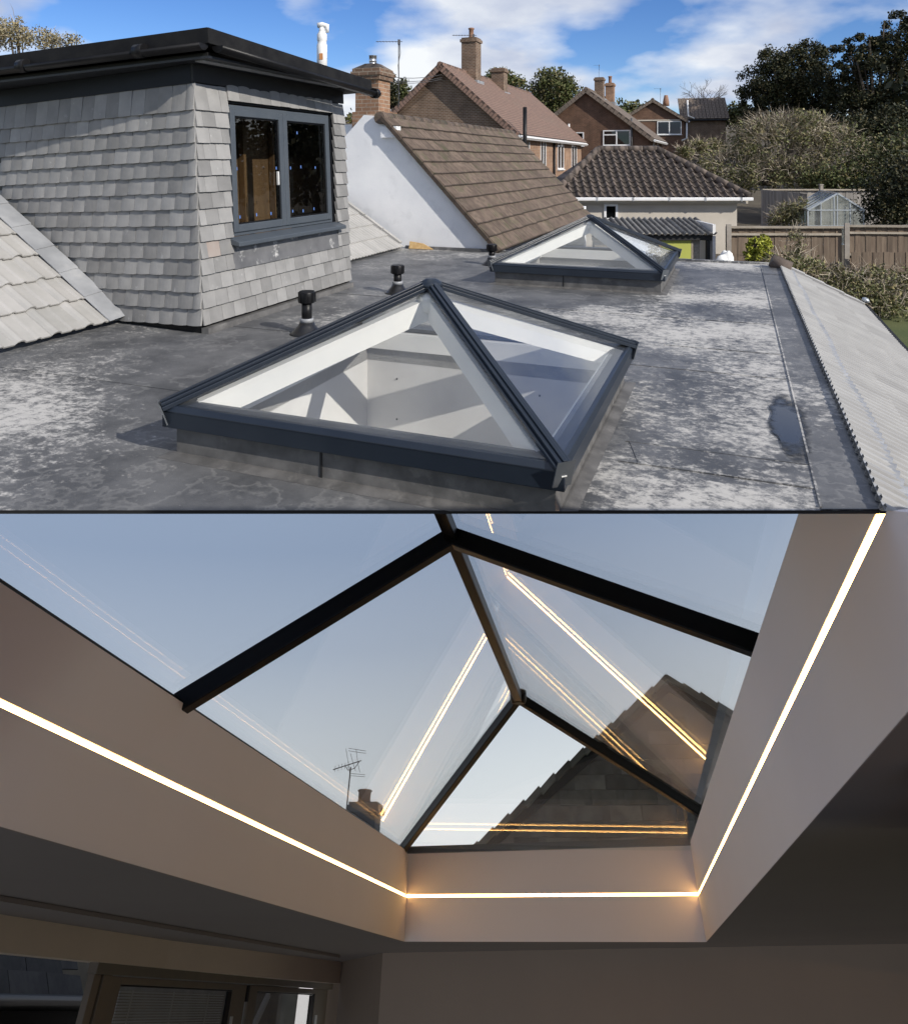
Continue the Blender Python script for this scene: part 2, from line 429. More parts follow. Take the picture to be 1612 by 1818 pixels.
M['fibre'] = pmat('fibre_cement', (0.20, 0.19, 0.175), (0.31, 0.30, 0.28), 4, 0.9, rand=0.1, c3=(0.07, 0.065, 0.05), s3=6, m3=(0.55, 0.75), bmp=0.3)
groove(M['btile'], 0, .085, 0.42, 0.32, -.20, 0.03); groove(M['fibre'], 0, .146, 0.35, 0.40, 0.0); groove(M['pantile'], 0, .235, 0.45, 0.30, .25, 0.02)  # tile ribs and courses are shaded in the colour; fibre sheets get dirt
M['brick1'] = brick_mat('brown_brick', (0.18, 0.115, 0.078), (0.13, 0.085, 0.058), (0.30, 0.26, 0.21))
M['brick_o'] = brick_mat('orange_brick', (0.33, 0.19, 0.115), (0.25, 0.145, 0.09), (0.36, 0.30, 0.24))
M['brick2'] = brick_mat('dark_brick', (0.145, 0.078, 0.048), (0.11, 0.058, 0.036), (0.17, 0.12, 0.09))
M['rtile1'] = rooftile_mat('house_roof', (0.26, 0.165, 0.125), (0.21, 0.135, 0.105), (0.07, 0.048, 0.04), 0.22, 0.16, (0.17, 0.13, 0.10))
M['rtile2'] = rooftile_mat('far_roof', (0.19, 0.15, 0.12), (0.16, 0.125, 0.10), (0.05, 0.04, 0.033), 0.3, 0.28, (0.13, 0.115, 0.09))
M['upvc'] = pmat('white_upvc', (0.78, 0.78, 0.77), (0.73, 0.73, 0.73), 3, 0.4)
M['pane_dark'] = glass_mat('house_pane', (0.30, 0.33, 0.36), 1.5, 1.4)
M['darkroom'] = pmat('dark_interior', (0.02, 0.02, 0.022), (0.03, 0.03, 0.032), 2, 0.9)
M['roomwood'] = pmat('room_timber', (0.26, 0.145, 0.06), (0.13, 0.07, 0.03), 3, 0.7, stretch=(1, 1, 0.15))
M['ply'] = pmat('chipboard', (0.48, 0.30, 0.12), (0.60, 0.42, 0.20), 30, 0.85)
M['cream'] = pmat('cream_render', (0.52, 0.475, 0.41), (0.46, 0.42, 0.36), 2, 0.9, bmp=0.2)
M['rough_wall'] = pmat('pebble_wall', (0.36, 0.33, 0.29), (0.24, 0.22, 0.19), 28, 0.9, bmp=0.4)
M['lime'] = pmat('lime_board', (0.44, 0.46, 0.10), (0.40, 0.42, 0.085), 3, 0.6)
M['fence'] = pmat('fence_brown', (0.125, 0.09, 0.064), (0.185, 0.14, 0.10), 5, 0.85, stretch=(3, 3, 0.4), rand=0.22, bmp=0.3)
M['fence_g'] = pmat('fence_grey', (0.22, 0.20, 0.18), (0.30, 0.28, 0.255), 5, 0.9, stretch=(3, 3, 0.4), rand=0.2, bmp=0.3)
M['rail'] = pmat('fence_rail', (0.36, 0.32, 0.26), (0.28, 0.24, 0.19), 4, 0.85, rand=0.15)
M['post'] = pmat('concrete_post', (0.34, 0.31, 0.27), (0.26, 0.23, 0.20), 6, 0.9)
M['alu'] = pmat('bare_aluminium', (0.50, 0.53, 0.55), (0.42, 0.45, 0.47), 4, 0.35, metal=0.6)
M['steel'] = pmat('steel_flue', (0.62, 0.63, 0.65), (0.5, 0.51, 0.52), 4, 0.25, metal=0.9)
M['mast'] = pmat('mast_grey', (0.09, 0.09, 0.095), (0.13, 0.13, 0.13), 4, 0.5, metal=0.4)
M['clay'] = pmat('clay_pot', (0.24, 0.13, 0.085), (0.30, 0.17, 0.11), 6, 0.8)
M['bark'] = pmat('bark', (0.075, 0.06, 0.045), (0.12, 0.10, 0.08), 8, 0.9, bmp=0.4)
M['twig'] = leaf_mat('pale_twig', (0.22, 0.18, 0.13), (0.38, 0.32, 0.24), (0.52, 0.46, 0.37), 0.5)
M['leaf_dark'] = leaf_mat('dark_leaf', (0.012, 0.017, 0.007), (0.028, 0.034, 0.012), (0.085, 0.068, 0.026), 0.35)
M['leaf_mid'] = leaf_mat('mid_leaf', (0.045, 0.058, 0.02), (0.085, 0.10, 0.03), (0.15, 0.12, 0.05), 0.4)
M['leaf_olive'] = leaf_mat('olive_leaf', (0.085, 0.095, 0.035), (0.155, 0.16, 0.065), (0.30, 0.25, 0.13), 0.5)
M['leaf_lime'] = leaf_mat('lime_leaf', (0.22, 0.25, 0.03), (0.36, 0.38, 0.05), (0.46, 0.44, 0.10), 2)
M['leaf_pale'] = leaf_mat('pale_leaf', (0.19, 0.18, 0.12), (0.28, 0.24, 0.14), (0.34, 0.27, 0.13), 0.8)
M['grass'] = pmat('lawn', (0.055, 0.075, 0.02), (0.085, 0.095, 0.03), 1.2, 0.95, bmp=0.6, bscale=30)
M['soil'] = pmat('garden_soil', (0.065, 0.05, 0.035), (0.10, 0.085, 0.055), 1.5, 0.95, bmp=0.6, bscale=12)
M['wallplain'] = pmat('plain_wall', (0.30, 0.29, 0.27), (0.25, 0.24, 0.23), 2, 0.9)
M['white_pl'] = pmat('white_plastic', (0.80, 0.80, 0.78), (0.74, 0.74, 0.73), 4, 0.4)
M['orange'] = pmat('orange_mark', (0.5, 0.22, 0.08), (0.45, 0.2, 0.07), 4, 0.5)
M['bluetab'] = pmat('blue_tab', (0.08, 0.17, 0.45), (0.10, 0.2, 0.5), 4, 0.5)

# ================================================================== THE SETTING: flat roof
EDGE_Y = CAMZ * F_PX / (906.0 - PY)            # the roof's near edge
U3 = Vector((HC, HS, 0)); V3 = Vector((-HS, HC, 0)); Z3 = Vector((0, 0, 1))
def hpt(px, py, z=0.0):
    p = onz(px, py, z); return w2h(p.x, p.y, z)
RIGHT_X = 0.25 * sum(hpt(*p).x for p in ((1395, 475), (1422, 568), (1475, 681), (1566, 892)))
LEFT_X = 0.25 * sum(hpt(*p).x for p in ((225, 578), (6, 632), (635, 460), (728, 437)))
BACK_Y = (hpt(760, 445).y + hpt(1270, 463).y) / 2
def near_edge(x):                              # y (house) of the near edge at house x : world y = EDGE_Y
    return (EDGE_Y - x * HS) / HC
# lantern positions (house coordinates of the frame centre)
LW, LD = 2.07, 2.12
LAN = []
for fl, br in (((282.5, 723.5), (1122, 610)), ((859, 467.7), (1212, 444))):
    a = onz(*fl, 0.26); b = onz(*br, 0.26); LAN.append(w2h((a.x + b.x) / 2, (a.y + b.y) / 2))
RV = 0.115                                      # the well's wall, inside the frame line
def sheet(name, outer, holes, z, mat, parent, thick=0.0):
    bm = bmesh.new(); ed = []
    for loop in [outer] + holes:
        vs = [bm.verts.new((p[0], p[1], z)) for p in loop]
        ed += [bm.edges.new((vs[i], vs[(i + 1) % len(vs)])) for i in range(len(vs))]
    bmesh.ops.triangle_fill(bm, use_beauty=True, edges=ed)
    bmesh.ops.recalc_face_normals(bm, faces=bm.faces)
    if bm.faces and sum(f.normal.z for f in bm.faces) < 0:
        bmesh.ops.reverse_faces(bm, faces=bm.faces)
    me = bpy.data.meshes.new(name); bm.to_mesh(me); bm.free(); me.materials.append(mat)
    return link(name, me, parent)
FR = thing('flat_roof', None, None, (0, 0, 0), HA); FR['kind'] = 'structure'
hole = lambda c: [(c.x - LW / 2 + RV, c.y - LD / 2 + RV), (c.x + LW / 2 - RV, c.y - LD / 2 + RV), (c.x + LW / 2 - RV, c.y + LD / 2 - RV), (c.x - LW / 2 + RV, c.y + LD / 2 - RV)]
x0, x1 = LEFT_X - 1.2, RIGHT_X
def clip_near(loop):                             # keep the part beyond the near edge
    out = []
    for i in range(len(loop)):
        a, b = loop[i], loop[(i + 1) % len(loop)]
        da, db = a[1] - near_edge(a[0]), b[1] - near_edge(b[0])
        if da >= 0: out.append(a)
        if (da >= 0) != (db >= 0):
            t = da / (da - db); out.append((a[0] + (b[0] - a[0]) * t, a[1] + (b[1] - a[1]) * t))
    return out
outer = [(x0, near_edge(x0)), (x1, near_edge(x1)), (x1, BACK_Y), (x0, BACK_Y)]
h0 = hole(LAN[0])
h0 = [(a, max(b, near_edge(a) + 0.02)) for a, b in h0]
roof_sheet = sheet('membrane', outer, [h0, hole(LAN[1])], 0.0, M['felt'], FR)
# near edge trim, 15 mm deep
b = MB()
for q in (0,):
    a0 = Vector((x0, near_edge(x0), 0)); a1 = Vector((x1, near_edge(x1), 0)); nn = Vector((-HS, HC, 0))
    inn = Vector((HS, HC, 0)) * 0.05
    b.hexa([a0 + Vector((0, 0, -.0155)), a1 + Vector((0, 0, -.0155)), a1 + inn + Vector((0, 0, -.0155)), a0 + inn + Vector((0, 0, -.0155))],
           [a0 + Vector((0, 0, -.002)), a1 + Vector((0, 0, -.002)), a1 + inn + Vector((0, 0, -.002)), a0 + inn + Vector((0, 0, -.002))])
b.build('edge_trim', M['drip'], FR)
# overlapping strip along the right hand slope and the cross lap sheets
sx = RIGHT_X - 0.27
sheet('membrane_strip', clip_near([(sx, 0), (RIGHT_X - 0.01, 0), (RIGHT_X - 0.01, BACK_Y - .02), (sx, BACK_Y - .02)]), [], 0.005, M['felt_strip'], FR)
p_a = hpt(1440, 828); p_b = hpt(1455, 867)
sheet('membrane_lap', clip_near([(LAN[0].x + LW / 2 + .12, p_a.y), (sx - .004, p_a.y), (sx - .004, p_b.y - .02), (LAN[0].x + LW / 2 + .2, p_b.y - .02)]), [], 0.003, M['felt'], FR)
# pointed/darker patches of membrane
MB().box(sx + .01, RIGHT_X - .02, BACK_Y - 1.0, BACK_Y - .1, .006, .009).build('membrane_patch', M['felt_strip'], FR)
# thin lap joints: small welts
def welt(p, q, w=0.012, h=0.006):
    MB().beam((p[0], p[1], 0.001), (q[0], q[1], 0.001), w, h).build('lap_joint', M['felt'], FR)
for yy in (hpt(1300, 640).y + .3, p_a.y, p_b.y - .02):
    welt((LAN[0].x + LW / 2 + .1, yy), (sx, yy + .01), .007, .004)
for yy in (LAN[0].y + 1.5, LAN[0].y + 3.3):
    welt((LEFT_X + .1, yy), (sx - .02, yy + .02), .006, .003)
welt((LEFT_X + .3, LAN[0].y - .2), (LAN[0].x - LW / 2 - .1, LAN[0].y - .17), .006, .003)
welt((sx, near_edge(sx) + .02), (sx, BACK_Y - .05), 0.010, 0.008)
# back edge kerb trim
MB().box(hpt(870, 447).x, RIGHT_X, BACK_Y, BACK_Y + .06, -.12, .03).build('back_trim', M['felt_strip'], FR)
MB().box(LEFT_X, hpt(870, 447).x, BACK_Y - .05, BACK_Y - .003, 0.0, .05).build('wall_upstand', M['felt_strip'], FR)
# puddle
pud_ = [(1383, 712), (1400, 709), (1418, 710), (1425, 735), (1432, 762), (1442, 800), (1440, 818), (1428, 822), (1408, 812), (1392, 795), (1388, 778), (1376, 768), (1366, 757), (1374, 748), (1377, 738), (1372, 730), (1380, 722)]
def puddle_mat():
    m, nt, bs = new_mat('puddle_water')
    bs.inputs['Base Color'].default_value = (0.028, 0.034, 0.045, 1)
    tc = nt.nodes.new('ShaderNodeTexCoord')
    vs = nt.nodes.new('ShaderNodeVectorMath'); vs.operation = 'SUBTRACT'; vs.inputs[1].default_value = (.5, .5, 0)
    nt.links.new(tc.outputs['Generated'], vs.inputs[0])
    mp = nt.nodes.new('ShaderNodeMapping'); mp.inputs['Scale'].default_value = (2, 2, 0); nt.links.new(vs.outputs[0], mp.inputs[0])
    ln = nt.nodes.new('ShaderNodeVectorMath'); ln.operation = 'LENGTH'; nt.links.new(mp.outputs[0], ln.inputs[0])
    nz = noise(nt, tc.outputs['Object'], 9, 8, 0.7)
    e = math_n(nt, 'ADD', ln.outputs['Value'], math_n(nt, 'MULTIPLY', math_n(nt, 'SUBTRACT', nz, 0.5), 1.1))
    nt.links.new(ramp(nt, e, [(0.5, (0.16,) * 3), (0.8, (0.7,) * 3)]), bs.inputs['Roughness'])
    nt.links.new(ramp(nt, e, [(0.62, (1, 1, 1)), (1.0, (0, 0, 0))]), bs.inputs['Alpha'])
    return m
M['puddle'] = puddle_mat()
pu = thing('puddle', None, None, (0, 0, 0), HA); pu['kind'] = 'structure'
_c = (1405, 764)
pud = [(_c[0] + (x - _c[0]) * 1.25, _c[1] + (y - _c[1]) * 1.18) for x, y in pud_]
sheet('water', [(hpt(*p).x, hpt(*p).y) for p in pud], [], 0.0075, M['puddle'], pu)
# the storey below, seen only from the side: walls under the roof edges

# ================================================================== roof lanterns
CAMV = Vector((0, 0, CAMZ))
def cut_below_edge(o, margin=0.004):
    """trim what would hang below the roof's near edge (the roof is cut off there)"""
    mw = o.parent.matrix_world @ o.matrix_basis if o.parent else o.matrix_basis
    inv = mw.inverted()
    n = Vector((0, CAMZ, EDGE_Y)).normalized()        # plane through the near edge, parallel to it
    p = Vector((0, EDGE_Y, -margin))
    pl = inv @ p; nl = (inv.to_3x3() @ n)
    bm = bmesh.new(); bm.from_mesh(o.data)
    bmesh.ops.bisect_plane(bm, geom=bm.verts[:] + bm.edges[:] + bm.faces[:], plane_co=pl, plane_no=nl, clear_inner=True, clear_outer=False)
    bm.to_mesh(o.data); bm.free()
def lantern(c, label, near=False):
    w = h2w(c.x, c.y)
    t = thing('roof_lantern', label, 'roof lantern', w, HA, 'roof lanterns on the flat roof')
    bpy.context.view_layer.update()
    X, Y = LW / 2, LD / 2
    ux, uy = X - .05, Y - .05
    def ring(b, ox, oy, ix, iy, z0, z1, oxt=None, oyt=None, ixt=None, iyt=None):
        oxt = oxt or ox; oyt = oyt or oy; ixt = ixt or ix; iyt = iyt or iy
        rects = [(ox, oy, z0), (oxt, oyt, z1), (ixt, iyt, z1), (ix, iy, z0)]
        vs = []
        for a, e, z in rects:
            vs += [(-a, -e, z), (a, -e, z), (a, e, z), (-a, e, z)]
        fs = []
        for r in range(4):
            for k in range(4):
                fs.append((r * 4 + k, r * 4 + (k + 1) % 4, ((r + 1) % 4) * 4 + (k + 1) % 4, ((r + 1) % 4) * 4 + k))
        b.add(vs, fs)
    b = MB(); ring(b, ux, uy, X - RV, Y - RV, 0.0, .154); up = b.build('upstand', M['felt_up'], t)
    b = MB(); ring(b, ux + .07, uy + .07, ux - .01, uy - .01, 0.001, .006, ux + .012, uy + .012, ux - .01, uy - .01)
    b.v = [(q[0], q[1], q[2] if i not in (4, 5, 6, 7, 8, 9, 10, 11) else .014) for i, q in enumerate(b.v)]
    fl = b.build('flashing_skirt', M['felt_up'], t)
    # vertical lap seam on the front upstand
    sm = MB().box(-.14, -.128, -uy - .004, -uy + .002, .004, .152).build('upstand_seam', M['drip'], t)
    fs_ = []
    b = MB(); ring(b, X, Y, X - .075, Y - .075, .152, .235); fs_.append(b.build('eaves_frame', M['navy'], t, bevel=.004))
    b = MB(); ring(b, X + .006, Y + .006, X - .10, Y - .10, .236, .262, X - .012, Y - .012, X - .115, Y - .115); fs_.append(b.build('eaves_cap', M['navy'], t, bevel=.003))
    ap = Vector((0, 0, .772))
    cor = [Vector((-X + .02, -Y + .02, .262)), Vector((X - .02, -Y + .02, .262)), Vector((X - .02, Y - .02, .262)), Vector((-X + .02, Y - .02, .262))]
    for k, q in enumerate(cor):
        d = (ap - q).normalized(); up_ = Vector((0, 0, 1))
        b = MB(); b.beam(q - d * .03, ap, .085, .022, up_, -.012); b.beam(q - d * .03, ap - d * .01, .058, .016, up_, .0105)
        b.beam(q - d * .03, ap - d * .01, .020, .010, up_, .0268)
        hb = b.build('hip_bar', M['navy'], t, bevel=.003)
        hx = d.cross(up_).normalized(); nn = hx.cross(d).normalized(); o = q - d * .032
        e = MB(); e.hexa([o - hx * .043 - nn * .085, o + hx * .043 - nn * .085, o + hx * .043 + nn * .012, o - hx * .043 + nn * .012],
                         [o - hx * .043 - nn * .085 - d * .006, o + hx * .043 - nn * .085 - d * .006, o + hx * .043 + nn * .04 - d * .006, o - hx * .043 + nn * .04 - d * .006])
        ec = e.build('end_cap', M['cap'], hb)
        MB().beam(o - d * .0065 - hx * .012 - nn * .035, o - d * .0065 + hx * .012 - nn * .035, .006, .004, nn).build('cap_slot', M['white_in'], hb)
        li = MB(); q2 = Vector((q.x * .90, q.y * .90, .262)); a2 = Vector((0, 0, .705)) ; d2 = (a2 - q2).normalized()
        li.beam(q2 - d2 * .02, a2 - d2 * .02, .066, .12, up_, -.12); li.build('inner_rafter', M['white_in'], t)
    MB().lathe((0, 0, .60), [(.015, 0), (.075, .02), (.085, .10), (.05, .13)], 12).build('apex_boss', M['white_in'], t)
    MB().lathe((0, 0, .755), [(.075, 0), (.07, .03), (.03, .052), (.004, .055)], 8).build('apex_cap', M['navy'], t)
    for k in range(4):
        a, e = cor[k], cor[(k + 1) % 4]
        mid = (a + e) / 2; cc = (a + e + ap) / 3
        n = (e - a).cross(ap - a).normalized()
        tri = [cc + (p - cc) * .965 - n * .006 for p in (a, e, ap)]
        MB().prism(tri, -n * .024).build('glass_pane', M['glass'], t)
    # white inner kerb under the frame
    b = MB(); ring(b, X - .076, Y - .076, X - RV - .03, Y - RV - .03, .10, .225); b.build('inner_kerb', M['white_in'], t)
    # boarded well: four sides, cut off above the storey below
    ix, iy = X - RV, Y - RV; dp = -.95
    parts = []
    for nm, q in (('well_board', [(-ix, iy), (ix, iy)]), ('well_board', [(-ix, -iy), (-ix, iy)]), ('well_board', [(ix, -iy), (ix, iy)]), ('well_board', [(-ix, -iy), (ix, -iy)])):
        (ax, ay), (bx, by) = q; nx, ny = (0, 1) if ay == by else (1, 0)
        sg = 1 if (ay == by and ay > 0) or (ax == bx and ax > 0) else -1
        b = MB(); th = .012 * sg
        bot = [(ax, ay, dp), (bx, by, dp), (bx + nx * th, by + ny * th, dp), (ax + nx * th, ay + ny * th, dp)]
        top = [(x, y, .10) for x, y, z in bot]
        b.hexa(bot, top); parts.append(b.build(nm, M['board_in'], t))
    b = MB()
    if near:
        n = Vector((0, CAMZ, EDGE_Y)).normalized()
        vs = []
        for sx_, sy_ in ((-ix, -iy), (ix, -iy), (ix, iy), (-ix, iy)):
            p = h2w(sx_, sy_) + w
            vs.append((sx_, sy_, max(dp + .02, CAMZ - p.y * CAMZ / EDGE_Y + .03)))
        b.add(vs + [(x, y, z - .008) for x, y, z in vs], [(0, 1, 2, 3), (7, 6, 5, 4), (0, 4, 5, 1), (1, 5, 6, 2), (2, 6, 7, 3), (3, 7, 4, 0)])
        parts.append(b.build('well_base', M['board_in'], t))
        for o in parts[:-1] + [up, fl, sm]: cut_below_edge(o)
    else:
        b.box(-ix, ix, -iy, iy, dp + .02, dp + .03); b.build('well_base', M['board_in'], t)
    for sx_, sy_ in ((-ix + .25, iy - .004), (ix - .5, iy - .004)):
        for zz in (-.12, -.42): MB().tube([(sx_, sy_, zz), (sx_, sy_ - .004, zz)], .007, 8).build('screw_head', M['black'], parts[0])
    return t
lantern(LAN[0], 'large near glass roof lantern with dark frame in the foreground of the flat roof', True)
lantern(LAN[1], 'smaller looking far glass roof lantern in front of the brown tiled roof')

# ================================================================== vent pipes
def vent(px, py, ht, label):
    p = onz(px, py)
    t = thing('vent_pipe', label, 'vent pipe', p, HA, 'black vent pipes on the flat roof')
    MB().lathe((0, 0, 0), [(.15, 0), (.13, .012), (.075, .07), (.062, .10)], 20).build('felt_collar', M['blacksoft'], t)
    MB().lathe((0, 0, .1), [(.058, 0), (.060, .03), (.056, .035)], 20).build('clamp_ring', M['lead'], t)
    MB().lathe((0, 0, .1), [(.045, 0), (.045, ht - .2)], 18).build('pipe', M['black'], t)
    cp = MB().lathe((0, 0, ht - .11), [(.066, 0), (.072, .008), (.072, .088), (.066, .10)], 14).build('cowl', M['black'], t)
    b = MB()
    for k in range(7):
        a = 2 * math.pi * k / 7
        b.box(-.008, .008, .07, .078, 0, .085)
        R_ = Matrix.Rotation(a, 3, 'Z')
        for i in range(len(b.v) - 8, len(b.v)):
            v = R_ @ Vector(b.v[i]); b.v[i] = (v.x, v.y, v.z + ht - .105)
    b.build('cowl_rib', M['black'], cp)['kind'] = 'stuff'
vent(545, 592, .38, 'nearest black vent pipe between the hung-tile dormer and the near roof lantern')
vent(706, 520, .33, 'middle black vent pipe behind the peak of the near roof lantern')
vent(873, 470, .31, 'farthest black vent pipe at the left corner of the far roof lantern')

# ================================================================== dormer with hung tiles
dc = onz(360, 592)
dm = Matrix.Translation(dc) @ Euler((0, 0, HA)).to_matrix().to_4x4() @ Euler((0, math.radians(-2.6), 0)).to_matrix().to_4x4()
DO = thing('dormer', 'dormer clad in grey hung tiles with dark overhanging roof and double window', 'dormer', matrix=dm)
DL = 2.60; WX = -3.1
Wy0, Wy1, Wz0, Wz1 = .42, 2.34, .80, 2.06
b = MB(); b.box(WX, -.03, .03, DL - .03, .05, .72); b.box(WX, -.03, .03, Wy0, .72, 2.32); b.box(WX, -.03, Wy1, DL - .03, .72, 2.32); b.box(WX, -.03, Wy0, Wy1, Wz1 + .03, 2.32); b.box(WX, -.64, Wy0, Wy1, .72, Wz1 + .03)
b.v = [(q[0], q[1] + (-q[0] * math.tan(math.radians(5.0)) if q[1] < .04 and q[0] < -.5 else 0), q[2]) for q in b.v]
b.build('wall_core', M['frame_dark'], DO)
b = MB().box(WX, .004, -.004, DL, -.02, .075); b.v = [(q[0], q[1] + (.27 if q[0] < -1 and q[1] < 0 else 0), q[2]) for q in b.v]; b.build('base_board', M['black'], DO)
MB().box(.0, .075, -.01, DL - .02, -.02, .05).build('base_flashing', M['felt_up'], DO)
GA, TWD = .1447, .1685
def hung_tile(w, L=.235, camber=.006):
    b = MB(); n = 4
    vs = []
    for i in range(n + 1):
        x = w * i / n; c = camber * (1 - (2 * i / n - 1) ** 2)
        for (y, z) in ((.046 + c, 0), (.012 + c, L), (.030 + c, 0), (0 + c, L)):
            vs.append((x, -y, z + (.0 if z else -c * .7)))
    fs = []
    for i in range(n):
        a, c = i * 4, i * 4 + 4
        fs += [(a, c, c + 1, a + 1), (a + 2, a + 3, c + 3, c + 2), (a, a + 2, c + 2, c), (a + 1, c + 1, c + 3, a + 3)]
    fs += [(0, 1, 3, 2), (n * 4, n * 4 + 2, n * 4 + 3, n * 4 + 1)]
    b.add(vs, fs); return b.mesh('tile', M['vtile'])
tile_full = hung_tile(TWD - .003); tile_side = hung_tile(TWD - .003, .235, .0015)
tile_red = hung_tile(TWD - .003, .235, .0015); tile_red.materials.clear(); tile_red.materials.append(M['vtile_red'])
ntile = 0
def put_tile(me, x, y, z, rz, j=1.0, sc=1.0):
    global ntile
    o = link('tile', me, DO); ntile += 1; o.scale = (sc, 1, 1)
    o.location = (x, y, z + rnd.uniform(-.003, .003) * j)
    o.rotation_euler = (rnd.uniform(-.012, .012) * j, rnd.uniform(-.008, .008) * j, rz)
def lowroof_z(x):                     # height at which the pale lean-to roof meets the left face
    return (-x - .87) / 1.51 * .97 + .03
LROT = math.radians(-5.0)                 # the left face stands a little out of square
def put_left(me, x, z, sc=1.0):
    put_tile(me, x * math.cos(LROT), x * math.sin(LROT), z, LROT, 1.0, sc)
def put_right(y0, y1, z, k, me=None):
    """fill a run of the right hand face with one course, half bond"""
    y = y0; first = True
    while y < y1 - .02:
        wd = TWD * .5 if (first and k % 2 == 0) else TWD
        if y1 - (y + wd) < .05: wd = y1 - y
        wd = min(wd, y1 - y)
        put_tile(tile_red if (k == 4 and y0 < .1 and not first and y < .2) else tile_side, 0, y, z, math.pi / 2, .7, wd / TWD)
        y += wd; first = False
for k in range(14):
    z = .076 + GA * k
    x = .030; first = True
    while x > -2.62:
        wd = TWD * (.55 if (first and k % 2) else 1.0)
        if lowroof_z(x) < z + GA * .9: put_left(tile_full, x - wd, z, wd / TWD)
        x -= wd; first = False
    if z + GA > .62 and z < Wz1 - .02:
        put_right(-.022, Wy0 + .004, z, k); put_right(Wy1 - .012, DL, z, k + 1)
    else:
        put_right(-.022, DL, z, k)
put_right(Wy0, Wy1 - .012, Wz1 + .012, 1)
# apron and sill
b = MB(); b.hexa([(.030, Wy0 - .005, .50), (.044, Wy0 - .005, .50), (.044, Wy1 - .01, .50), (.030, Wy1 - .01, .50)], [(.012, Wy0 - .005, .735), (.026, Wy0 - .005, .735), (.026, Wy1 - .01, .735), (.012, Wy1 - .01, .735)])
b.build('lead_apron', M['apron'], DO)
# window
WI = bpy.data.objects.new('window', None); COL.objects.link(WI); WI.parent = DO
def rect_frame(b, x0, x1, y0, y1, z0, z1, t):
    b.box(x0, x1, y0, y0 + t, z0, z1); b.box(x0, x1, y1 - t, y1, z0, z1); b.box(x0, x1, y0 + t, y1 - t, z0, z0 + t); b.box(x0, x1, y0 + t, y1 - t, z1 - t, z1)
b = MB(); rect_frame(b, -.10, -.012, Wy0 - .02, Wy1 + .02, Wz0 - .06, Wz1 + .028, .034); b.build('window_reveal', M['frame_dark'], WI)
b = MB(); rect_frame(b, -.07, -.004, Wy0 + .014, Wy1 - .06, Wz0, Wz1 - .02, .055); b.build('frame', M['frame_grey'], WI, bevel=.004)
ym = (Wy0 + Wy1) / 2 - .05
for a, e in ((Wy0 + .05, ym - .002), (ym + .002, Wy1 - .095)):
    b = MB(); rect_frame(b, -.055, .014, a, e, Wz0 + .035, Wz1 - .055, .072); b.build('sash', M['frame_grey'], WI, bevel=.006)
    b = MB(); rect_frame(b, -.05, -.006, a + .0725, e - .0725, Wz0 + .108, Wz1 - .128, .012); b.build('glazing_bead', M['black'], WI)
    MB().box(-.035, -.012, a + .0855, e - .0855, Wz0 + .121, Wz1 - .141).build('pane', glass_mat('dormer_glass', (0.80, 0.82, 0.82), 1.45, 0.9), WI)
for (yy, zz) in ((Wy0 + .16, Wz0 + .16), (Wy0 + .42, Wz0 + .165), (Wy0 + .66, Wz0 + .16), (Wy0 + .14, Wz0 + .62), (Wy0 + .78, Wz0 + .62), (ym + .14, Wz0 + .16), (ym + .34, Wz0 + .15), (ym + .56, Wz0 + .16), (ym + .13, Wz0 + .62), (ym + .33, Wz0 + .63), (ym + .62, Wz0 + .62), (ym + .28, Wz0 + 1.0)):
    MB().box(-.0105, -.008, yy, yy + .016, zz, zz + .03).build('blue_tab', M['bluetab'], WI)
MB().box(-.006, .022, ym - .13, ym - .115, Wz0 + .46, Wz0 + .60).build('handle', M['white_pl'], WI, bevel=.004)
for i, zc in enumerate((0,)):
    b = MB(); b.hexa([(.0, Wy0 - .03, .735), (.125, Wy0 - .03, .712), (.125, Wy1 + .03, .712), (.0, Wy1 + .03, .735)], [(.0, Wy0 - .03, .80), (.125, Wy0 - .03, .752), (.125, Wy1 + .03, .752), (.0, Wy1 + .03, .80)])
    b.build('sill', M['frame_grey'], DO, bevel=.006)
# unfinished room behind the glass
b = MB(); b.box(-.62, -.61, Wy0, Wy1, .72, 2.06); b.build('room_back', M['roomwood'], DO)
for yy in (Wy0 + .34, Wy0 + .95, Wy0 + 1.5):
    MB().box(-.60, -.53, yy, yy + .07, .72, 2.06).build('stud', M['roomwood'], DO)
# fascia, soffit, gutter and roof
OX, OY = .34, -.20
RY = DL + .14
b = MB().box(WX, -.002, -.028, -.003, 2.19, 2.36); b.v = [(q[0], q[1] + (.27 if q[0] < -1 else 0), q[2]) for q in b.v]; b.build('fascia_board', M['fascia'], DO)
MB().box(.003, .026, -.03, DL, 2.20, 2.36).build('fascia_board', M['drip'], DO)
MB().box(WX, OX - .03, OY + .03, DL + .02, 2.362, 2.382).build('soffit', M['frame_dark'], DO)
MB().box(.13, .22, -.12, DL, 2.352, 2.361).build('soffit_vent', M['lead'], DO)
def roof_box(n, m, xa, xb, ya, yb, za, zb):
    b = MB()
    f = lambda x, y, z: (x, y, z - (y - OY) * .048)
    b.hexa([f(xa, ya, za), f(xb, ya, za), f(xb, yb, za), f(xa, yb, za)], [f(xa, ya, zb), f(xb, ya, zb), f(xb, yb, zb), f(xa, yb, zb)])
    return b.build(n, m, DO, bevel=.006)
roof_box('roof_deck', M['black_felt'], WX, OX - .02, OY + .02, RY, 2.47, 2.56)
MB().box(WX, OX - .07, OY + .07, DL, 2.385, 2.42).build('barge_board', M['drip'], DO)
b = MB(); f = lambda x, y, z: (x, y, z - (y - OY) * .048)
